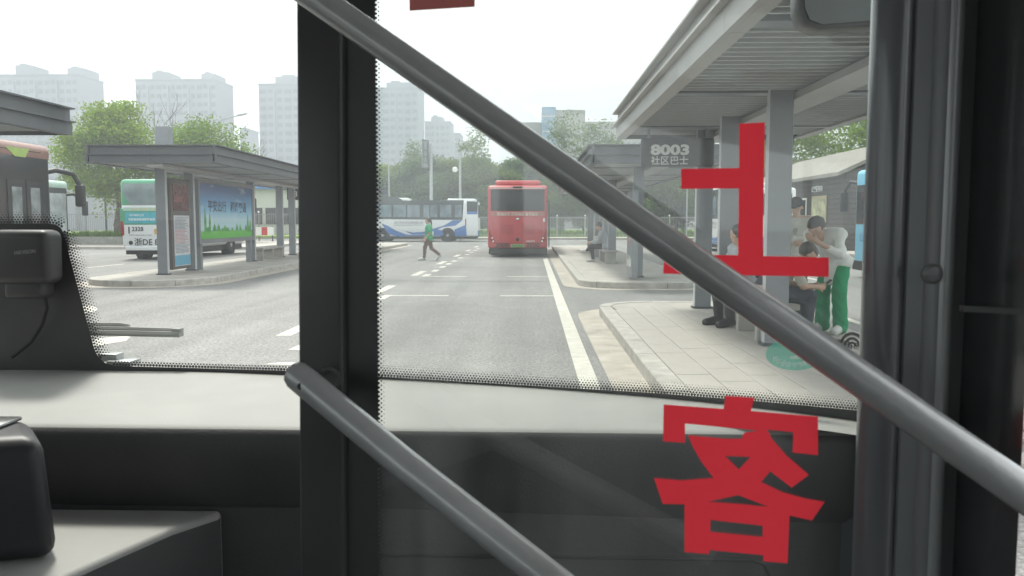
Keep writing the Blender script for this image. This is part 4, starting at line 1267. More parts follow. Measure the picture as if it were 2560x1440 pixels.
def sdf_obj(name, prims, m, parent, h=.014, k=.02, clip=None, wrinkle=0.0):
    A = np.array([p[0] for p in prims], float); B = np.array([p[1] for p in prims], float)
    ra = np.array([p[2] for p in prims]); rb = np.array([p[3] for p in prims])
    r = np.maximum(ra, rb)[:, None]
    lo = np.minimum(A - r, B - r).min(0) - 3 * h - .02; hi = np.maximum(A + r, B + r).max(0) + 3 * h + .02
    n = np.ceil((hi - lo) / h).astype(int) + 1
    gx, gy, gz = [lo[i] + np.arange(n[i]) * h for i in range(3)]
    Pp = np.stack(np.meshgrid(gx, gy, gz, indexing='ij'), -1)
    tot = np.zeros(Pp.shape[:3])
    best = None
    acc = None
    for i in range(len(prims)):
        ab = B[i] - A[i]; L2 = ab.dot(ab) + 1e-9
        t = np.clip(((Pp - A[i]) @ ab) / L2, 0, 1)
        d = np.linalg.norm(Pp - A[i] - t[..., None] * ab, axis=-1) - (ra[i] + (rb[i] - ra[i]) * t)
        if acc is None: acc = d
        else:
            hh = np.clip(.5 + .5 * (acc - d) / k, 0, 1)
            acc = acc * (1 - hh) + d * hh - k * hh * (1 - hh)
    if wrinkle:
        acc = acc + wrinkle * (np.sin(Pp[..., 2] * 46 + 5 * np.sin(Pp[..., 0] * 17) + 3 * np.sin(Pp[..., 1] * 23)) * .6 + np.sin(Pp[..., 0] * 61 + Pp[..., 2] * 33) * .4)
    if clip is not None:
        acc = np.maximum(acc, clip(Pp))
    V, Fc = surf_net(acc, lo, h)
    me = bpy.data.meshes.new(name)
    me.from_pydata(V.tolist(), [], Fc.tolist())
    me.materials.append(m)
    me.polygons.foreach_set('use_smooth', [True] * len(me.polygons))
    o = bpy.data.objects.new(name, me); COL.objects.link(o)
    if parent: o.parent = parent
    return o
def stand(h=1.68):
    s = h / 1.70
    J = dict(pelvis=(0, 0, .95), belly=(0, .01, 1.1), chest=(0, 0, 1.29), neck=(0, -.01, 1.43), head=(0, .02, 1.58),
             shL=(-.18, 0, 1.38), shR=(.18, 0, 1.38), elL=(-.24, -.02, 1.10), elR=(.24, -.02, 1.10), wrL=(-.25, .08, .87), wrR=(.25, .08, .87),
             hipL=(-.09, 0, .92), hipR=(.09, 0, .92), knL=(-.10, .02, .50), knR=(.10, .02, .50), anL=(-.10, -.02, .08), anR=(.10, -.02, .08), toeL=(-.11, .16, .035), toeR=(.11, .16, .035))
    return {k: np.array(v) * s for k, v in J.items()}
def person(label, loc, rz, J, top, bottom, shoe, look=(0, 1, 0), hairm=None, sleeve=1.0, cap=None, hem=-.08, h=.014, slim=1.0, hairlen=.0, curlL=(0, .3, -1), curlR=(0, .3, -1), baggy=.0, short_hair=False, wide=.0):
    root = empty('person', loc, rz); ORG[root.name] = Vector()
    J = {k: np.array(v, float) for k, v in J.items()}
    look = np.array(look, float); look /= np.linalg.norm(look)
    side = np.cross(look, (0, 0, 1)); side /= np.linalg.norm(side)
    upv = np.cross(side, look)
    q = slim
    hd = J['head']
    def hp(f, s, u): return hd + look * f + side * s + upv * u
    head = [(hp(-.02, 0, .035), hp(.02, 0, .03), .088, .084), (hp(.035, 0, -.02), hp(.045, 0, -.085), .066, .045), (hp(.09, 0, .0), hp(.112, 0, -.03), .012, .016),
            (hp(0, .085, -.01), hp(-.015, .092, -.03), .016, .012), (hp(0, -.085, -.01), hp(-.015, -.092, -.03), .016, .012), (hp(.083, -.012, -.068), hp(.083, .012, -.068), .012, .012)]
    torso = [(J['pelvis'], J['belly'], .125 * q, .118 * q), (J['belly'], J['chest'], .118 * q, .13 * q), (J['shL'], J['shR'], .062, .062), (J['hipL'], J['hipR'], .098 * q, .098 * q), (J['chest'] + (J['shL'] - J['chest']) * .45, J['belly'] + (J['shL'] - J['shR']) * .18, .1 * q, .09 * q), (J['chest'] + (J['shR'] - J['chest']) * .45, J['belly'] + (J['shR'] - J['shL']) * .18, .1 * q, .09 * q)]
    neck = [(J['neck'] - np.array([0, 0, .05]), hd - upv * .05, .055, .05)]
    arms, legs, feet, hands = [], [], [], []
    for s, cu in (('L', curlL), ('R', curlR)):
        arms += [(J['sh' + s], J['el' + s], .05 * q, .04 * q), (J['el' + s], J['wr' + s], .039 * q, .027)]
        fd = J['wr' + s] - J['el' + s]; fd /= np.linalg.norm(fd)
        sd_ = np.cross(fd, (0.0, 1.0, .2)); sd_ /= (np.linalg.norm(sd_) + 1e-6)
        pal = J['wr' + s] + fd * .085
        hands.append((J['wr' + s], pal, .03, .034))
        cu = np.array(cu, float); cu /= np.linalg.norm(cu)
        for i, L in enumerate((.062, .075, .07, .055)):
            b0 = pal + sd_ * (.027 - i * .018)
            m1 = b0 + fd * L * .55 + cu * L * .15
            hands += [(b0, m1, .0105, .010), (m1, m1 + (fd * .4 + cu * .6) * L * .55, .010, .0085)]
        t0 = J['wr' + s] + fd * .03 + sd_ * .03
        hands.append((t0, t0 + sd_ * .03 + fd * .045, .013, .010))
        legs += [(J['hip' + s], J['kn' + s], .088 * q, .056 * q), (J['kn' + s], J['an' + s], .056 * q, .038)]
        feet += [(J['an' + s], J['toe' + s], .04, .034), (J['an' + s] - (J['toe' + s] - J['an' + s]) * .22 + np.array([0, 0, -.035]), J['toe' + s], .034, .032)]
    sdf_obj('body', head + torso + neck + arms + hands + legs + feet, M['skin'], root, h=h, k=.018)
    inf = lambda pr, a: [(p[0], p[1], p[2] + a, p[3] + a) for p in pr]
    # shirt
    ndir = hd - J['neck']; ndir = ndir / np.linalg.norm(ndir)
    shirt = inf(torso, .016 + baggy)
    zp = J['pelvis'][2] + hem
    hemp = [(J['pelvis'], J['pelvis'] + np.array([0, 0, hem]), .15 * q + baggy, .155 * q + baggy), (J['hipL'], J['hipR'], .118 * q + baggy, .118 * q + baggy)]
    if hem < 0:
        shirt += hemp
    for s in 'LR':
        shirt.append((J['sh' + s], J['el' + s] if sleeve >= .5 else J['sh' + s] + (J['el' + s] - J['sh' + s]) * sleeve * 2, .062 * q + baggy * .6, .056 * q + baggy * .5))
        if sleeve > .5:
            shirt.append((J['el' + s], J['el' + s] + (J['wr' + s] - J['el' + s]) * (sleeve - .5) * 2, .056 * q + baggy * .4, .04))
    sdf_obj('shirt', shirt, top, root, h=h, k=.025, clip=lambda P: np.maximum(zp - .06 - P[..., 2], (P - J['neck']) @ ndir - .015), wrinkle=.007)
    pants = [(p[0], p[1], p[2] + .018 + (wide if i % 2 else 0), p[3] + .018 + wide * (1.6 if i % 2 else 1)) for i, p in enumerate(legs)] + [(J['hipL'], J['hipR'], .112 * q, .112 * q), (J['pelvis'], J['pelvis'] + np.array([0, 0, .06]), .132 * q, .13 * q)]
    sdf_obj('trousers', pants, bottom, root, h=h, k=.02, wrinkle=.006)
    for s in 'LR':
        ft = [f for f in feet if np.allclose(f[1], J['toe' + s])]
        sdf_obj('shoe', inf(ft, .012), shoe, root, h=.011, k=.02, clip=lambda P, s=s: (min(J['toe' + s][2], J['an' + s][2] - .05) - .038) - P[..., 2])
    if hairm:
        hr = [(hp(-.025, 0, .04), hp(.01, 0, .04), .1, .093)]
        if hairlen:
            hr += [(hp(-.09, 0, .02), hp(-.12, 0, -.09), .035, .028), (hp(-.12, 0, -.09), hp(-.11, 0, -.09 - hairlen), .028, .012)]
        lim = -.005 if short_hair else .028
        def hc(P):
            f = (P - hd) @ look; u = (P - hd) @ upv
            return np.minimum(f - lim + np.minimum(0, -(u) * .0), np.maximum(f - .2, .062 - u)) if not hairlen else np.minimum(f - lim, .062 - u)
        def hc2(P):
            u = (P - hd) @ upv
            return np.maximum(hc(P), (-.055 if not hairlen else -.4) - u)
        sdf_obj('hair', hr, hairm, root, h=.011, k=.02, clip=hc2, wrinkle=.005)
    if cap:
        sdf_obj('cap', [(hp(-.02, 0, .05), hp(.01, 0, .055), .1, .098), (hp(.06, -.04, .06), hp(.06, .04, .06), .028, .028), (hp(.13, -.03, .05), hp(.13, .03, .05), .014, .014)], cap, root, h=.011, k=.03, clip=lambda P: .035 - (P - hd) @ upv)
    eyes = []
    for s in (-1, 1):
        eyes += [(hp(.083, s * .034 - .012, .012), hp(.083, s * .034 + .012, .012), .008, .008), (hp(.086, s * .034 - .018, .038), hp(.086, s * .034 + .018, .038), .006, .006)]
    sdf_obj('eyes', eyes, M['hair'], root, h=.006, k=.004)
    return tag(root, label, 'person')
cl = lambda n, c, v=.06: mat('cloth_' + n, c, .9, var=v, scale=14, bump=.1)
# 1 pedestrian walking to the left
J = stand(1.62)
J.update(hipL=(-.09, 0, .88), hipR=(.09, 0, .88), knL=(-.09, .14, .50), anL=(-.09, .17, .09), toeL=(-.1, .36, .04),
         knR=(.09, -.08, .47), anR=(.09, -.42, .20), toeR=(.1, -.30, .045), elL=(-.23, -.06, 1.05), wrL=(-.24, .08, .83), elR=(.23, .04, 1.05), wrR=(.23, .18, .86))
wkp = PY(1072, 600, 31.4)
person('person in a green shirt and brown trousers walking across the road', (wkp.x, 31.4, 0), R(90), J, cl('green', (.03, .36, .16)), cl('brown', (.17, .11, .09)), cl('white', (.56, .56, .545)), look=(0, 1, -.05), hairm=M['hair'], sleeve=.42, hairlen=.12, h=.016, slim=.98, hem=-.1)
# 2 standing with cap
J = stand(1.68)
J.update(elL=(-.25, .06, 1.10), wrL=(.02, .22, 1.10), elR=(.25, .06, 1.10), wrR=(-.03, .24, 1.05), head=(0, .05, 1.55))
p = PY(1990, 600, 12.0)
P2 = person('person in a dark cap and white shirt standing with folded arms behind the near column', (p.x, 12.0, .15), R(150), J, cl('cream', (.46, .45, .41)), cl('darkgrey', (.06, .06, .07)), M['black'], look=(.0, 1, -.45), hairm=M['hair'], cap=cl('cap', (.02, .02, .025)), sleeve=1.0, short_hair=True)
MB().tube([(-.02, .155, 1.22), (-.02, .16, 1.22)], [.035, .035], 12).box(-.024, -.016, .152, .16, 1.08, 1.19).build('emblem', cl('emblem', (.22, .22, .2)), P2, world=False)
# 3 stooping, white long shirt, green trousers, hand at the mouth
J = stand(1.66)
J.update(pelvis=(0, -.08, .88), belly=(0, .0, 1.0), chest=(0, .12, 1.13), neck=(0, .23, 1.20), head=(0, .33, 1.27), shL=(-.19, .16, 1.19), shR=(.19, .16, 1.19),
         elL=(-.27, .26, .96), wrL=(-.08, .42, 1.10), elR=(.27, .18, .93), wrR=(.20, .36, .86), hipL=(-.1, -.08, .86), hipR=(.1, -.08, .86), knL=(-.12, .02, .5), knR=(.12, -.02, .5), anL=(-.13, -.02, .08), anR=(.14, -.06, .08), toeL=(-.16, .16, .035), toeR=(.17, .12, .035))
p = PY(2078, 700, 10.0)
person('person in white shirt and green trousers bending forward, hand at the mouth', (p.x, 10.0, .15), R(128), J, cl('white2', (.68, .69, .67)), cl('kelly', (.02, .27, .12), .12), cl('white', (.56, .56, .545)), look=(0, .75, -.62), hairm=M['hair'], sleeve=.95, hem=-.24, baggy=.008, curlL=(.3, .2, .8), slim=.84, wide=.02)
# 4 seated with cropped hair, looking at a phone, facing right
J = stand(1.68)
def seated(J, lean=.0, zs=.47):
    J.update(pelvis=(0, 0, zs + .10), belly=(0, .03 + lean * .2, zs + .27), chest=(0, .03 + lean * .6, zs + .46), neck=(0, .03 + lean, zs + .60), head=(0, .07 + lean * 1.25, zs + .74),
             shL=(-.19, .02 + lean * .85, zs + .55), shR=(.19, .02 + lean * .85, zs + .55), hipL=(-.1, .03, zs + .08), hipR=(.1, .03, zs + .08), knL=(-.15, .46, zs + .06), knR=(.15, .46, zs + .06),
             anL=(-.15, .42, .08), anR=(.15, .42, .08), toeL=(-.17, .60, .035), toeR=(.17, .60, .035),
             elL=(-.24, .12 + lean, zs + .28), elR=(.24, .12 + lean, zs + .28), wrL=(-.12, .36 + lean, zs + .22), wrR=(.12, .36 + lean, zs + .22))
    return J
J = seated(stand(), .20, .44)
J.update(belly=(0, .08, .66), chest=(0, .20, .80), neck=(0, .34, .90), head=(0, .46, .97), shL=(-.19, .26, .87), shR=(.19, .26, .87), elR=(.25, .34, .62), wrR=(.09, .56, .60), elL=(-.25, .34, .62), wrL=(-.07, .56, .60))
p = PY(1975, 700, 9.9)
seat1 = person('seated person with cropped hair leaning over a phone on the near bench', (2.70, 9.5, .15), R(-88), J, cl('cream2', (.50, .47, .41)), cl('navy', (.045, .05, .07)), M['black'], look=(0, .7, -.75), hairm=mat('hair_crop', (.05, .045, .042), .7, var=.3, scale=60), sleeve=.42, short_hair=True, curlL=(.4, .2, .6), curlR=(-.4, .2, .6))
ph = MB().box(-.038, .038, -.005, .005, -.075, .075).build('mobile_phone', M['black'], bevel=.004)
c_, s_ = math.cos(R(-88)), math.sin(R(-88))
ph.location = (2.70 + .01 * c_ - .69 * s_, 9.5 + .01 * s_ + .69 * c_, .15 + .63)
ph.rotation_euler = (R(-50), 0, R(-88))
tag(ph, 'dark mobile phone held by the seated person with cropped hair', 'phone')
# 5 seated with backpack, facing left
J = seated(stand(), .06, .44)
J.update(knL=(-.13, .36, .50), knR=(.13, .36, .50), anL=(-.13, .33, .08), anR=(.13, .33, .08), toeL=(-.15, .51, .035), toeR=(.15, .51, .035))
s5 = person('seated person with a backpack beside the middle near column', (2.80, 10.75, .15), R(112), J, cl('palegrey', (.40, .42, .45)), cl('black', (.03, .03, .034)), M['black'], look=(.9, .35, -.1), hairm=M['hair'], sleeve=.45)
bk = empty('backpack', (3.0, 10.85, .6), R(112)); ORG[bk.name] = Vector()
MB().box(-.15, .15, -.12, .04, .12, .52).build('bag', cl('bag', (.025, .025, .03)), bk, world=False, bevel=.05, seg=3)
for s in (-1, 1):
    MB().tube([(s * .11, .03, .5), (s * .12, .16, .56), (s * .12, .33, .48), (s * .13, .34, .3), (s * .14, .1, .16)], .018, 6).build('strap', MATS['cloth_bag'], bk, world=False)
tag(bk, 'black backpack worn by the seated person', 'backpack')
# 6 far seated person in black
J = seated(stand(1.62), .12, .44)
J.update(knL=(-.05, .46, .52), anL=(.12, .62, .38), toeL=(.14, .80, .36))
person('seated person in black trousers with white shoes in the far right shelter', (2.42, 27.1, .15), R(82), J, cl('palegrey', (.40, .42, .45)), cl('black', (.03, .03, .034)), cl('white', (.56, .56, .545)), look=(0, .8, -.5), hairm=M['hair'], sleeve=.9, h=.018)
hb = empty('handbag', (2.3, 27.3, .75)); ORG[hb.name] = Vector()
MB().box(-.2, .08, -.18, .18, -.02, .26).build('bag', cl('bag2', (.55, .50, .42)), hb, world=False, bevel=.04, seg=3)
tag(hb, 'pale bag on the lap of the far seated person', 'bag')

# ================================================================== OWN BUS (we sit inside it, at the front)
own = empty('city_bus', (-.55, 0, 0)); ORG[own.name] = Vector((-.55, 0, 0))
tag(own, 'dark interior of the bus we look out of, with dashboard, windscreen and open door', 'bus')
# windscreen: curved in plan, leaning back a little
WX = [-1.95, -1.28, -.80, -.35, .0, .274, .383, .60, .70]
WY = [1.93, 1.975, 1.965, 1.88, 1.79, 1.69, 1.64, 1.51, 1.42]
ZB = 1.132; LEAN = .10
def wy(x): return float(np.interp(x, WX, WY))
xs_f = np.linspace(-1.95, .70, 60)
_ys = np.interp(xs_f, WX, WY)
for _ in range(6):
    _ys[1:-1] = (_ys[:-2] + 2 * _ys[1:-1] + _ys[2:]) / 4
def wy(x): return float(np.interp(x, xs_f, _ys))
def ws(x, z, off=0.0): return Vector((x, wy(x) - LEAN * (z - ZB) - off, z))
def WP(px, py, off=0.0):         # where a pixel's ray meets the windscreen
    d = ray(px, py)
    lo, hi = .5, 3.2
    for _ in range(40):
        t = (lo + hi) / 2
        p = ORI + d * t
        if p.y > wy(p.x) - LEAN * (p.z - ZB) - off: hi = t
        else: lo = t
    return ORI + d * lo
gm = MB()
zs_ = np.linspace(1.02, 2.5, 8)
for z in zs_:
    for x in xs_f: gm.v.append(tuple(ws(x, z)))
n = len(xs_f)
for j in range(len(zs_) - 1):
    for i in range(n - 1):
        gm.f.append((j * n + i, j * n + i + 1, (j + 1) * n + i + 1, (j + 1) * n + i)); gm.m.append(0)
wsc = gm.build('windscreen', glass_mat('windscreen_glass', (.90, .93, .91), .021), own, smooth=60)
# frit: solid band and panel printed on the inner face, then the fading dots
top_pts = [(-80, 559), (118, 558), (140, 561), (152, 570), (160, 585), (172, 632), (236, 872), (246, 893), (262, 907), (285, 914), (330, 916), (700, 926), (948, 941), (1300, 962), (1631, 982), (1900, 1003), (2144, 1026), (2200, 1033)]
bot_pts = [(-80, 950), (500, 952), (948, 970), (1662, 1014), (1809, 1028), (2144, 1068), (2200, 1078)]
tx, ty = zip(*top_pts); bx_, by_ = zip(*bot_pts)
px_l = sorted(set(list(np.arange(-80, 2200, 14)) + list(tx)))
fb = MB()
for q in px_l:
    yt, yb = np.interp(q, tx, ty), np.interp(q, bx_, by_)
    for k in range(7):
        fb.v.append(tuple(WP(q, yt + (yb - yt) * k / 6, .004)))
for i in range(len(px_l) - 1):
    for k in range(6):
        fb.f.append((i * 7 + k, (i + 1) * 7 + k, (i + 1) * 7 + k + 1, i * 7 + k + 1)); fb.m.append(0)
fb.build('frit_band', M['frit'], wsc, smooth=60, recalc=False)
dots = MB()
def dot_rows(path, rows, step=7.6, gap=6.0, r0=3.5, r1=1.0, mapf=None, side=1):
    P_ = [Vector((x, y)) for x, y in path]
    seg = [(P_[i], P_[i + 1]) for i in range(len(P_) - 1)]
    tot = sum((b - a).length for a, b in seg)
    for rr in range(rows):
        s = step * (.5 if rr % 2 else 0)
        rad = r0 + (r1 - r0) * rr / max(1, rows - 1)
        while s < tot:
            t = s
            for a, b in seg:
                L = (b - a).length
                if t <= L: break
                t -= L
            d = (b - a).normalized()
            nrm = Vector((d.y, -d.x)) * side
            c = a + d * t + nrm * (gap * rr + 1.5)
            pts = [mapf(c.x + rad * math.cos(k * math.pi / 3.5), c.y + rad * math.sin(k * math.pi / 3.5)) for k in range(7)]
            dots.poly(pts)
            s += step
m4 = lambda x, y: WP(x, y, .004)
dot_rows([(-80, 557), (118, 556), (140, 559), (155, 568)], 5, mapf=m4)
dot_rows([(160, 580), (174, 632), (238, 872), (250, 895)], 6, mapf=m4)
dot_rows([(285, 912), (700, 924), (948, 939)], 2, r0=3.6, r1=2.4, mapf=m4)
dot_rows([(948, 939), (1300, 960), (1631, 980), (1900, 1001), (2150, 1024)], 5, mapf=m4)
tag(dots.build('frit_dots', M['frit'], wsc, smooth=0, recalc=False), kind='stuff')
# dashboard
dm = MB()
xs = np.linspace(-1.9, .66, 40)
FY = lambda x: 1.505 - .016 * (x + .8) - (.10 * max(0, -x - 1.0) ** 1.5)
rows_ = []
prof_f = lambda x: [(wy(x) + .02, 1.135), (wy(x) - .12, 1.131), (FY(x) + .06, 1.1175), (FY(x) + .025, 1.114), (FY(x) + .008, 1.108), (FY(x), 1.094), (FY(x) + .004, 1.05), (FY(x) + .03, .955), (FY(x) + .045, .93)]
for x in xs:
    for (y, z) in prof_f(x): dm.v.append((x, y, z))
kk = 9
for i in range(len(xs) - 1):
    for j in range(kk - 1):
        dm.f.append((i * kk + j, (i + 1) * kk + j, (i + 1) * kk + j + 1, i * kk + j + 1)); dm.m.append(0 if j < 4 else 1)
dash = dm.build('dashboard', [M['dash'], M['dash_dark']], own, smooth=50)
# lower panel below the dash with a groove, and the ledge at the left
yb = 1.53
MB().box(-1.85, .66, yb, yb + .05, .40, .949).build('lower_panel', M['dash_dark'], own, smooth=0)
gp = [PP(x, y, Vector((0, yb - .003, 0)), Vector((0, 1, 0))) for x, y in ((900, 1388), (1500, 1394), (1880, 1400), (1912, 1412), (1925, 1440), (1928, 1490))]
MB().tube(gp, .0028, 6).build('groove', M['black'], own)
zl = .946
led = [G(x, y, zl) for x, y in ((545, 1284), (430, 1322), (300, 1378), (170, 1436), (40, 1500))]
led2 = [Vector((-1.85, led[-1].y, zl)), Vector((-1.85, yb - .002, zl)), Vector((led[0].x, yb - .002, zl))]
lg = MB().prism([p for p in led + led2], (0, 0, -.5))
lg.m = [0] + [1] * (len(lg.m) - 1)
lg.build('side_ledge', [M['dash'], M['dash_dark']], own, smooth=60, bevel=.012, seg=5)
# console box on the ledge, lower left
cbx = empty('console_box', (-.9, 1.24, zl)); ORG[cbx.name] = Vector((-.9, 1.24, zl))
c0 = G(150, 1402, zl)
cb = MB()
cb.prism([(c0.x - .42, c0.y - .12, zl + .001), (c0.x, c0.y, zl + .001), (c0.x - .10, c0.y + .13, zl + .001), (c0.x - .5, c0.y + .13, zl + .001)], (-.018, 0, .205))
cb.build('housing', mat('console_black', (.03, .03, .034), .45, var=.1), cbx, bevel=.028, seg=4)
MB().box(c0.x - .36, c0.x - .12, c0.y + .03, c0.y + .11, zl + .2065, zl + .214).build('metal_top', M['chrome'], cbx, bevel=.004)
tag(cbx, 'black rounded console box with bright metal top at the lower left', 'console')
# bus camera on the frit panel with its cable
dc = empty('dashboard_camera', tuple(WP(90, 660, .05))); ORG[dc.name] = Vector(dc.location)
def wrect(x0, y0, x1, y1, off0, off1, tp=0):
    a = [WP(x0 + tp, y0, off0), WP(x1 - tp, y0, off0), WP(x1, y1, off0), WP(x0, y1, off0)]
    b = [p + Vector((0, -off1, 0)) for p in a]
    mb = MB(); mb.add(a + b, [(0, 1, 2, 3), (7, 6, 5, 4), (0, 4, 5, 1), (1, 5, 6, 2), (2, 6, 7, 3), (3, 7, 4, 0)])
    return mb
cmat = mat('camera_black', (.05, .05, .05), .45, var=.08)
wrect(14, 574, 166, 706, .02, .075, 4).build('housing', cmat, dc, bevel=.02, seg=4)
wrect(44, 690, 140, 742, .02, .055, 0).build('lower_cover', cmat, dc, bevel=.012, seg=3)
p0 = WP(36, 637, .0975)
MB().text('HIKVISION', p0, WP(92, 632, .0975) - p0, (0, 0, 1), width=.05, height=.0085, bold=.01).build('lettering', mat('camera_letter', (.30, .30, .30), .5), dc, smooth=0)
MB().tube([WP(112, 735, .05), WP(118, 770, .045), WP(104, 815, .03), WP(78, 855, .03), (WP(30, 893, .03))], .004, 8).build('cable', M['rubber'], dc)
tag(dc, 'small black bus camera mounted on the windscreen at the left', 'camera')
# wiper outside the screen
wp_ = MB().tube([WP(150, 811, -.05), WP(300, 812, -.05), WP(322, 815, -.05)], .006, 6)
wp_.tube([WP(150, 818, -.04), WP(455, 826, -.04)], .006, 6).tube([WP(150, 830, -.03), WP(450, 836, -.03)], .008, 6)
a = WP(444, 831, -.04)
wp_.obox(a, (.010, 0, 0), (0, .012, 0), (0, 0, .010))
wiper = wp_.build('wiper', mat('wiper_grey', (.30, .30, .29), .5, var=.15), own)
pvt = WP(278, 892, -.05); q2 = WP(310, 905, -.04)
MB().obox(pvt, (.024, 0, 0), (0, .02, 0), (0, 0, .010)).obox(q2, (.032, -.004, 0), (0, .03, 0), (0, 0, .007)).build('wiper_pivot', M['rail'], wiper, bevel=.003)
# stickers on the windscreen (mirrored, read from outside)
stk = MB(); c = (1988, 888)
stk.poly([WP(c[0] + 74 * math.cos(t), c[1] + 40 * math.sin(t) - 2, .004) for t in np.linspace(0, 2 * math.pi, 33)[:-1]])
gs = stk.build('round_sticker', vinyl_mat('sticker_green', (.10, .42, .33), .5, .3), wsc, smooth=0)
lt = MB()
for i, ch in enumerate('司公限有份股通交'):
    an = R(205 - i * 17) if False else R(180 - 28 - i * 15)
    q = (c[0] + 55 * math.cos(an), c[1] + 25 * math.sin(an))
    o = WP(q[0] + 6, q[1] + 5, .007)
    lt.text(ch, o, WP(q[0] - 6, q[1] + 5, .007) - o, WP(q[0] + 6, q[1] - 6, .007) - o, height=.010, bold=.02)
o = WP(2020, 897, .007)
lt.text('业', o, WP(1960, 897, .007) - o, WP(2020, 860, .007) - o, height=.032, bold=.04)
lt.build('sticker_lettering', vinyl_mat('sticker_white', (.80, .85, .82), .5), wsc, smooth=0)
wf = MB(); c = (2130, 868)
for r0, r1 in ((26, 33), (16, 22), (8, 12)):
    ts = np.linspace(math.pi, 2 * math.pi, 13)
    ptA = [WP(c[0] + r1 * math.cos(t), c[1] + r1 * 1.15 * math.sin(t), .004) for t in ts]; ptB = [WP(c[0] + r0 * math.cos(t), c[1] + r0 * 1.15 * math.sin(t), .004) for t in ts]
    for i in range(12):
        wf.poly([ptA[i], ptA[i + 1], ptB[i + 1], ptB[i]])
o = WP(2152, 878, .004)
wf.text('网视可', o, WP(2100, 866, .004) - o, WP(2152, 860, .004) - o, height=.014, bold=.03)
wf.build('signal_sticker', vinyl_mat('sticker_dark', (.10, .10, .10), .3), wsc, smooth=0)

# -- open door leaf standing across the view
DA = PY(840, 600, 1.0)
DU = Vector((.953, -.302, 0)).normalized()
DN = Vector((-DU.y * -1, 0, 0))
DN = Vector((DU.y, -DU.x, 0)).normalized()          # towards the camera
if DN.dot(ORI - DA) < 0: DN = -DN
def DP(px, py, off=0.0): return PP(px, py, DA + DN * off, DN)
door = empty('door', (0, 0, 0))
bpy.data.objects.remove(door)
stl = [DP(737, -20, .012), DP(852, -20, .012), DP(858, 1470, .012), DP(748, 1470, .012)]
dstile = MB().prism(stl, DN * -.034).build('door', M['trim'], own, bevel=.006, seg=3)
fp = [DP(850, -20, .002), DP(936, -20, .002), DP(948, 1470, .002), DP(856, 1470, .002)]
MB().prism(fp, DN * -.002).build('glass_border', M['frit'], dstile, smooth=0)
dots = MB()
md = lambda x, y: DP(x, y, .002)
dot_rows([(938, -10), (949, 1460)], 3, step=11, gap=6.5, r0=3.6, r1=1.2, mapf=md)
tag(dots.build('border_dots', M['frit'], dstile, smooth=0, recalc=False), kind='stuff')
gl_ = [DP(846, -140, 0), DP(2225, -140, 0), DP(2175, 1600, 0), DP(850, 1600, 0)]
MB().poly(gl_).build('door_glass', glass_mat('door_glass', (.91, .93, .92), .052, refl=.11, streak=.85, smear=True), dstile, smooth=0, recalc=False)
redv = vinyl_mat('red_vinyl', (1.0, .06, .085), .92)
shang = [(1848, 309), (1912, 306), (1907, 640), (2072, 644), (2072, 692), (1856, 688), (1658, 684), (1660, 636), (1845, 638), (1847, 471), (1703, 472), (1703, 422), (1848, 420)]
zk = lambda x, y: (900 + .5078 * x, 880 + .5078 * y)
ke = [[(1800, 215), (1942, 225), (1925, 290), (2255, 318), (2255, 508), (2130, 495), (2133, 395), (2005, 382), (2030, 430), (2100, 510), (2210, 605), (2125, 668), (2020, 588), (1975, 640), (2080, 690), (2190, 720), (2288, 738), (2225, 830), (2115, 805), (2105, 1040), (1985, 1030), (1985, 1000), (1720, 975), (1718, 995), (1597, 985), (1597, 750), (1490, 748), (1447, 620), (1580, 632), (1740, 620), (1680, 540), (1640, 470), (1615, 410), (1800, 427), (1880, 427), (1890, 398), (1960, 386), (1600, 352), (1600, 447), (1492, 440), (1495, 258), (1790, 280)],
      [(1797, 512), (1922, 517), (1865, 578)], [(1725, 827), (1982, 855), (1982, 910), (1725, 885)], [(1715, 737), (1862, 705), (2010, 762), (1870, 748)]]
for loops in ([shang], [[zk(*p) for p in l] for l in ke]):
    vs, fs = fill2d(loops)
    MB().add([DP(x, y, .003) for x, y in vs], fs).build('letter', redv, dstile, smooth=0)
MB().poly([DP(1023, -60, .003), DP(1187, -60, .003), DP(1187, 17, .003), DP(1024, 27, .003)]).build('red_sticker', vinyl_mat('dull_red_vinyl', (.50, .16, .15), .5), dstile, smooth=0)
# rails on the inner side of the door
def pt(px, py, Y): return PY(px, py, Y)
rl = MB().tube([pt(700, -68, .91), pt(937, 98, .885), pt(1750, 666, .775), pt(2660, 1302, .655)], .0158, 20).build('upper_rail', M['rail'], dstile, smooth=40)
r2_ = MB().tube([pt(730, 930, .93), pt(742, 938, .928), pt(760, 952, .925), pt(1000, 1151, .87), pt(1700, 1704, .72)], [.0135, .0165, .017, .017, .017], 20).build('lower_rail', M['rail'], dstile, smooth=40)
MB().tube([pt(800, 975, .92), DP(822, 948, .013)], [.011, .012], 12).tube([DP(822, 948, .012), DP(822, 948, .02)], [.016, .015], 14).build('rail_bracket', M['trim'], dstile)
MB().tube([pt(752, 966, .909), pt(752, 966, .906)], [.004, .004], 10).build('rail_screw', M['black'], dstile)
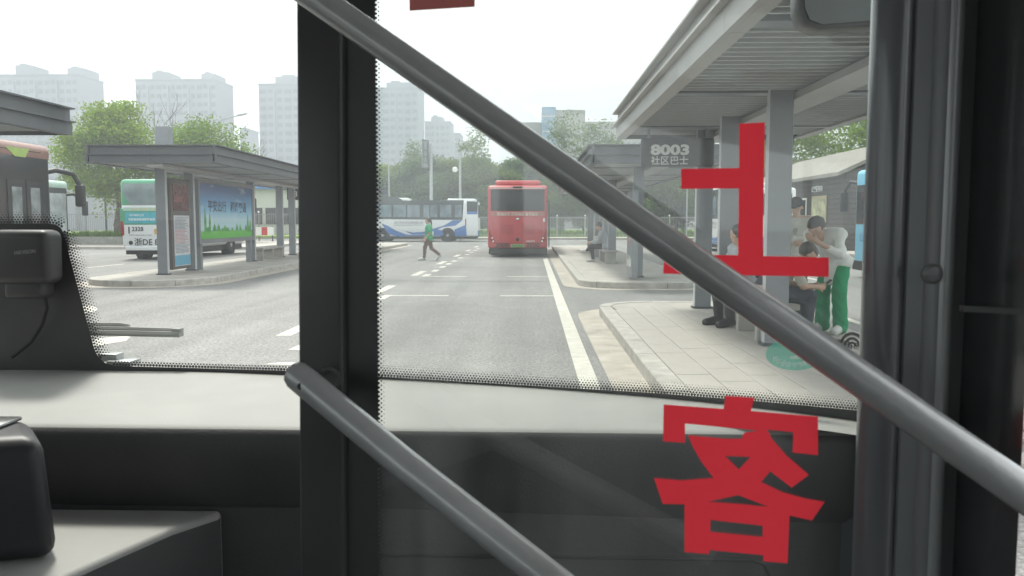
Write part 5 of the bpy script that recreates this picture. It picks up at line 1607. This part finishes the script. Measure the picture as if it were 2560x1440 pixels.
# turning post, frame profile, screw, and the far leaf edge on the right
pc = DP(2215, 720, 0)
MB().tube([(pc.x, pc.y, .40), (pc.x, pc.y, 2.5)], .0225, 24).build('door_post', mat('post_grey', (.15, .155, .165), .36, .2, var=.08, scale=5, coat=1.0), own, smooth=60)
pb = PY(2325, 720, .80)
fm_ = MB()
sec = []
for k in range(9):
    t = -math.pi / 2 + math.pi * k / 8
    sec.append((pb.x - .004 + .012 * math.sin(t), pb.y - .020 - .012 * math.cos(t)))
sec = [(pb.x - .028, pb.y - .012)] + sec + [(pb.x + .030, pb.y - .016), (pb.x + .034, pb.y + .05), (pb.x - .030, pb.y + .05)]
fm_.prism([(x, y, .40) for x, y in sec], (0, 0, 2.1))
frm = fm_.build('door_frame', M['frame'], own, smooth=40)
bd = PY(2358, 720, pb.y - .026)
MB().tube([(bd.x, bd.y, .40), (bd.x, bd.y, 2.5)], .0085, 14).build('highlight_bead', mat('bead_highlight', (.42, .43, .43), .35, .3, var=.08, scale=5, coat=.6), frm, smooth=60)  # added pale bead, its lighter colour stands in for a highlight on the profile
sp0 = PY(2332, 685, pb.y - .032)
MB().tube([sp0 + Vector((0, .004, 0)), sp0, sp0 + Vector((0, -.004, 0)), sp0 + Vector((0, -.006, 0))], [.0095, .0095, .007, .002], 14).build('screw', M['frame'], frm)
a, b = PY(2392, 720, .795), PY(2576, 720, .70)
MB().prism([(a.x, a.y, .4), (b.x, b.y, .4), (b.x + .004, b.y + .02, .4), (a.x + .004, a.y + .02, .4)], (0, 0, 2.1)).build('second_leaf', mat('leaf_glass_dark', (.06, .063, .065), .1, var=.2, spec=.7), own, smooth=0)
MB().obox(PY(2520, 777, .71), (.03, -.018, 0), (0, .004, 0), (0, 0, .0025)).build('grab_trim', M['trim'], own)
# mirror at the top right, behind the door glass
mr = [PY(x, y, 1.35) for x, y in ((1996, -60), (2230, -60), (2215, 62), (2050, 74), (2012, 60), (1998, 25))]
mirr = MB().prism(mr, (0, .05, 0)).build('inside_mirror', mat('mirror_case', (.14, .145, .145), .35, var=.1), own, bevel=.006, seg=2)
MB().prism([PY(x, y, 1.347) for x, y in ((2010, -60), (2220, -60), (2205, 50), (2056, 61), (2026, 50), (2012, 20))], (0, .002, 0)).build('mirror_glass', mat('mirror_glass', (.10, .115, .11), .3, .2, var=.1), mirr, smooth=0)

# shell: floor, roof, walls, rear, pillars, dark nose below the screen
xl_, xr_ = -1.9, .74
sh = MB()
sh.box(xl_, xr_, -9, 1.9, .30, .38).build('bus_floor', M['floor'], own, smooth=0)
MB().box(xl_, xr_, -9, 1.78, 2.55, 2.62).build('bus_roof', M['inner'], own, smooth=0)
MB().box(xl_, xr_ - .06, 1.45, 1.78, 2.28, 2.549).build('header', M['inner'], own, smooth=0, bevel=.03)
MB().box(xl_ - .05, xl_ - .002, -9, 1.95, .3, 1.15).box(xl_ - .05, xl_ - .002, -9, 1.95, 2.1, 2.62).build('left_wall', M['inner'], own, smooth=0)
for y in (-8.9, -6.5, -4.1, -1.7, .6):
    MB().box(xl_ - .05, xl_ - .003, y, y + .14, 1.151, 2.099).build('window_post', M['inner'], own, smooth=0)
    MB().box(xr_ + .003, xr_ + .05, min(y, .05) - .14 if y > 0 else y, min(y, .05) if y > 0 else y + .14, 1.151, 2.099).build('window_post', M['inner'], own, smooth=0)
MB().box(xr_ + .002, xr_ + .05, -9, .1, .3, 1.15).box(xr_ + .002, xr_ + .05, -9, .1, 2.1, 2.62).box(xr_ + .002, xr_ + .05, .101, 1.5, 2.35, 2.62).build('right_wall', M['inner'], own, smooth=0)
for s, x in ((0, xl_ - .03), (1, xr_ + .03)):
    MB().add([(x, -8.7, 1.152), (x, .05 if s else 1.9, 1.152), (x, .05 if s else 1.9, 2.098), (x, -8.7, 2.098)], [(0, 1, 2, 3)]).build('side_window', glass_mat('side_glass_%d' % s, (.62, .65, .65), .004), own, smooth=0, recalc=False)
MB().box(xl_, xr_, -9.05, -9.001, .3, 2.62).build('rear_wall', M['inner'], own, smooth=0)
MB().box(.64, .74, 1.30, 1.5, .3, 2.55).build('corner_pillar', M['frit'], own, smooth=0, bevel=.02)
MB().prism([(x, wy(x) + .03, .3) for x in np.linspace(-1.95, .7, 12)] + [(x, wy(x) + .06, .3) for x in np.linspace(.7, -1.95, 12)], (0, 0, .80)).build('nose_panel', M['fascia'], own, smooth=0)
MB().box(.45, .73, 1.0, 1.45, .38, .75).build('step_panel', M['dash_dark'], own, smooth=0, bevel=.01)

# ================================================================== HAZE
hz = MB().box(-600, 600, -140, 600, -1.5, 75).build('haze', M['white'], smooth=0)
hm = bpy.data.materials.new('haze_air'); hm.use_nodes = True
t = hm.node_tree; t.nodes.clear()
ho = t.nodes.new('ShaderNodeOutputMaterial'); hv = t.nodes.new('ShaderNodeVolumePrincipled')
hv.inputs['Color'].default_value = (.75, .81, .88, 1)
for _a in ('Density Attribute', 'Color Attribute', 'Temperature Attribute'):
    hv.inputs[_a].default_value = ''
hm.cycles.homogeneous_volume = True
hv.inputs['Density'].default_value = .0024
hv.inputs['Anisotropy'].default_value = .2
t.links.new(hv.outputs[0], ho.inputs['Volume'])
hz.data.materials.clear(); hz.data.materials.append(hm)
tag(hz, 'thin pale haze filling the air over the bus station', 'haze', kind='stuff')
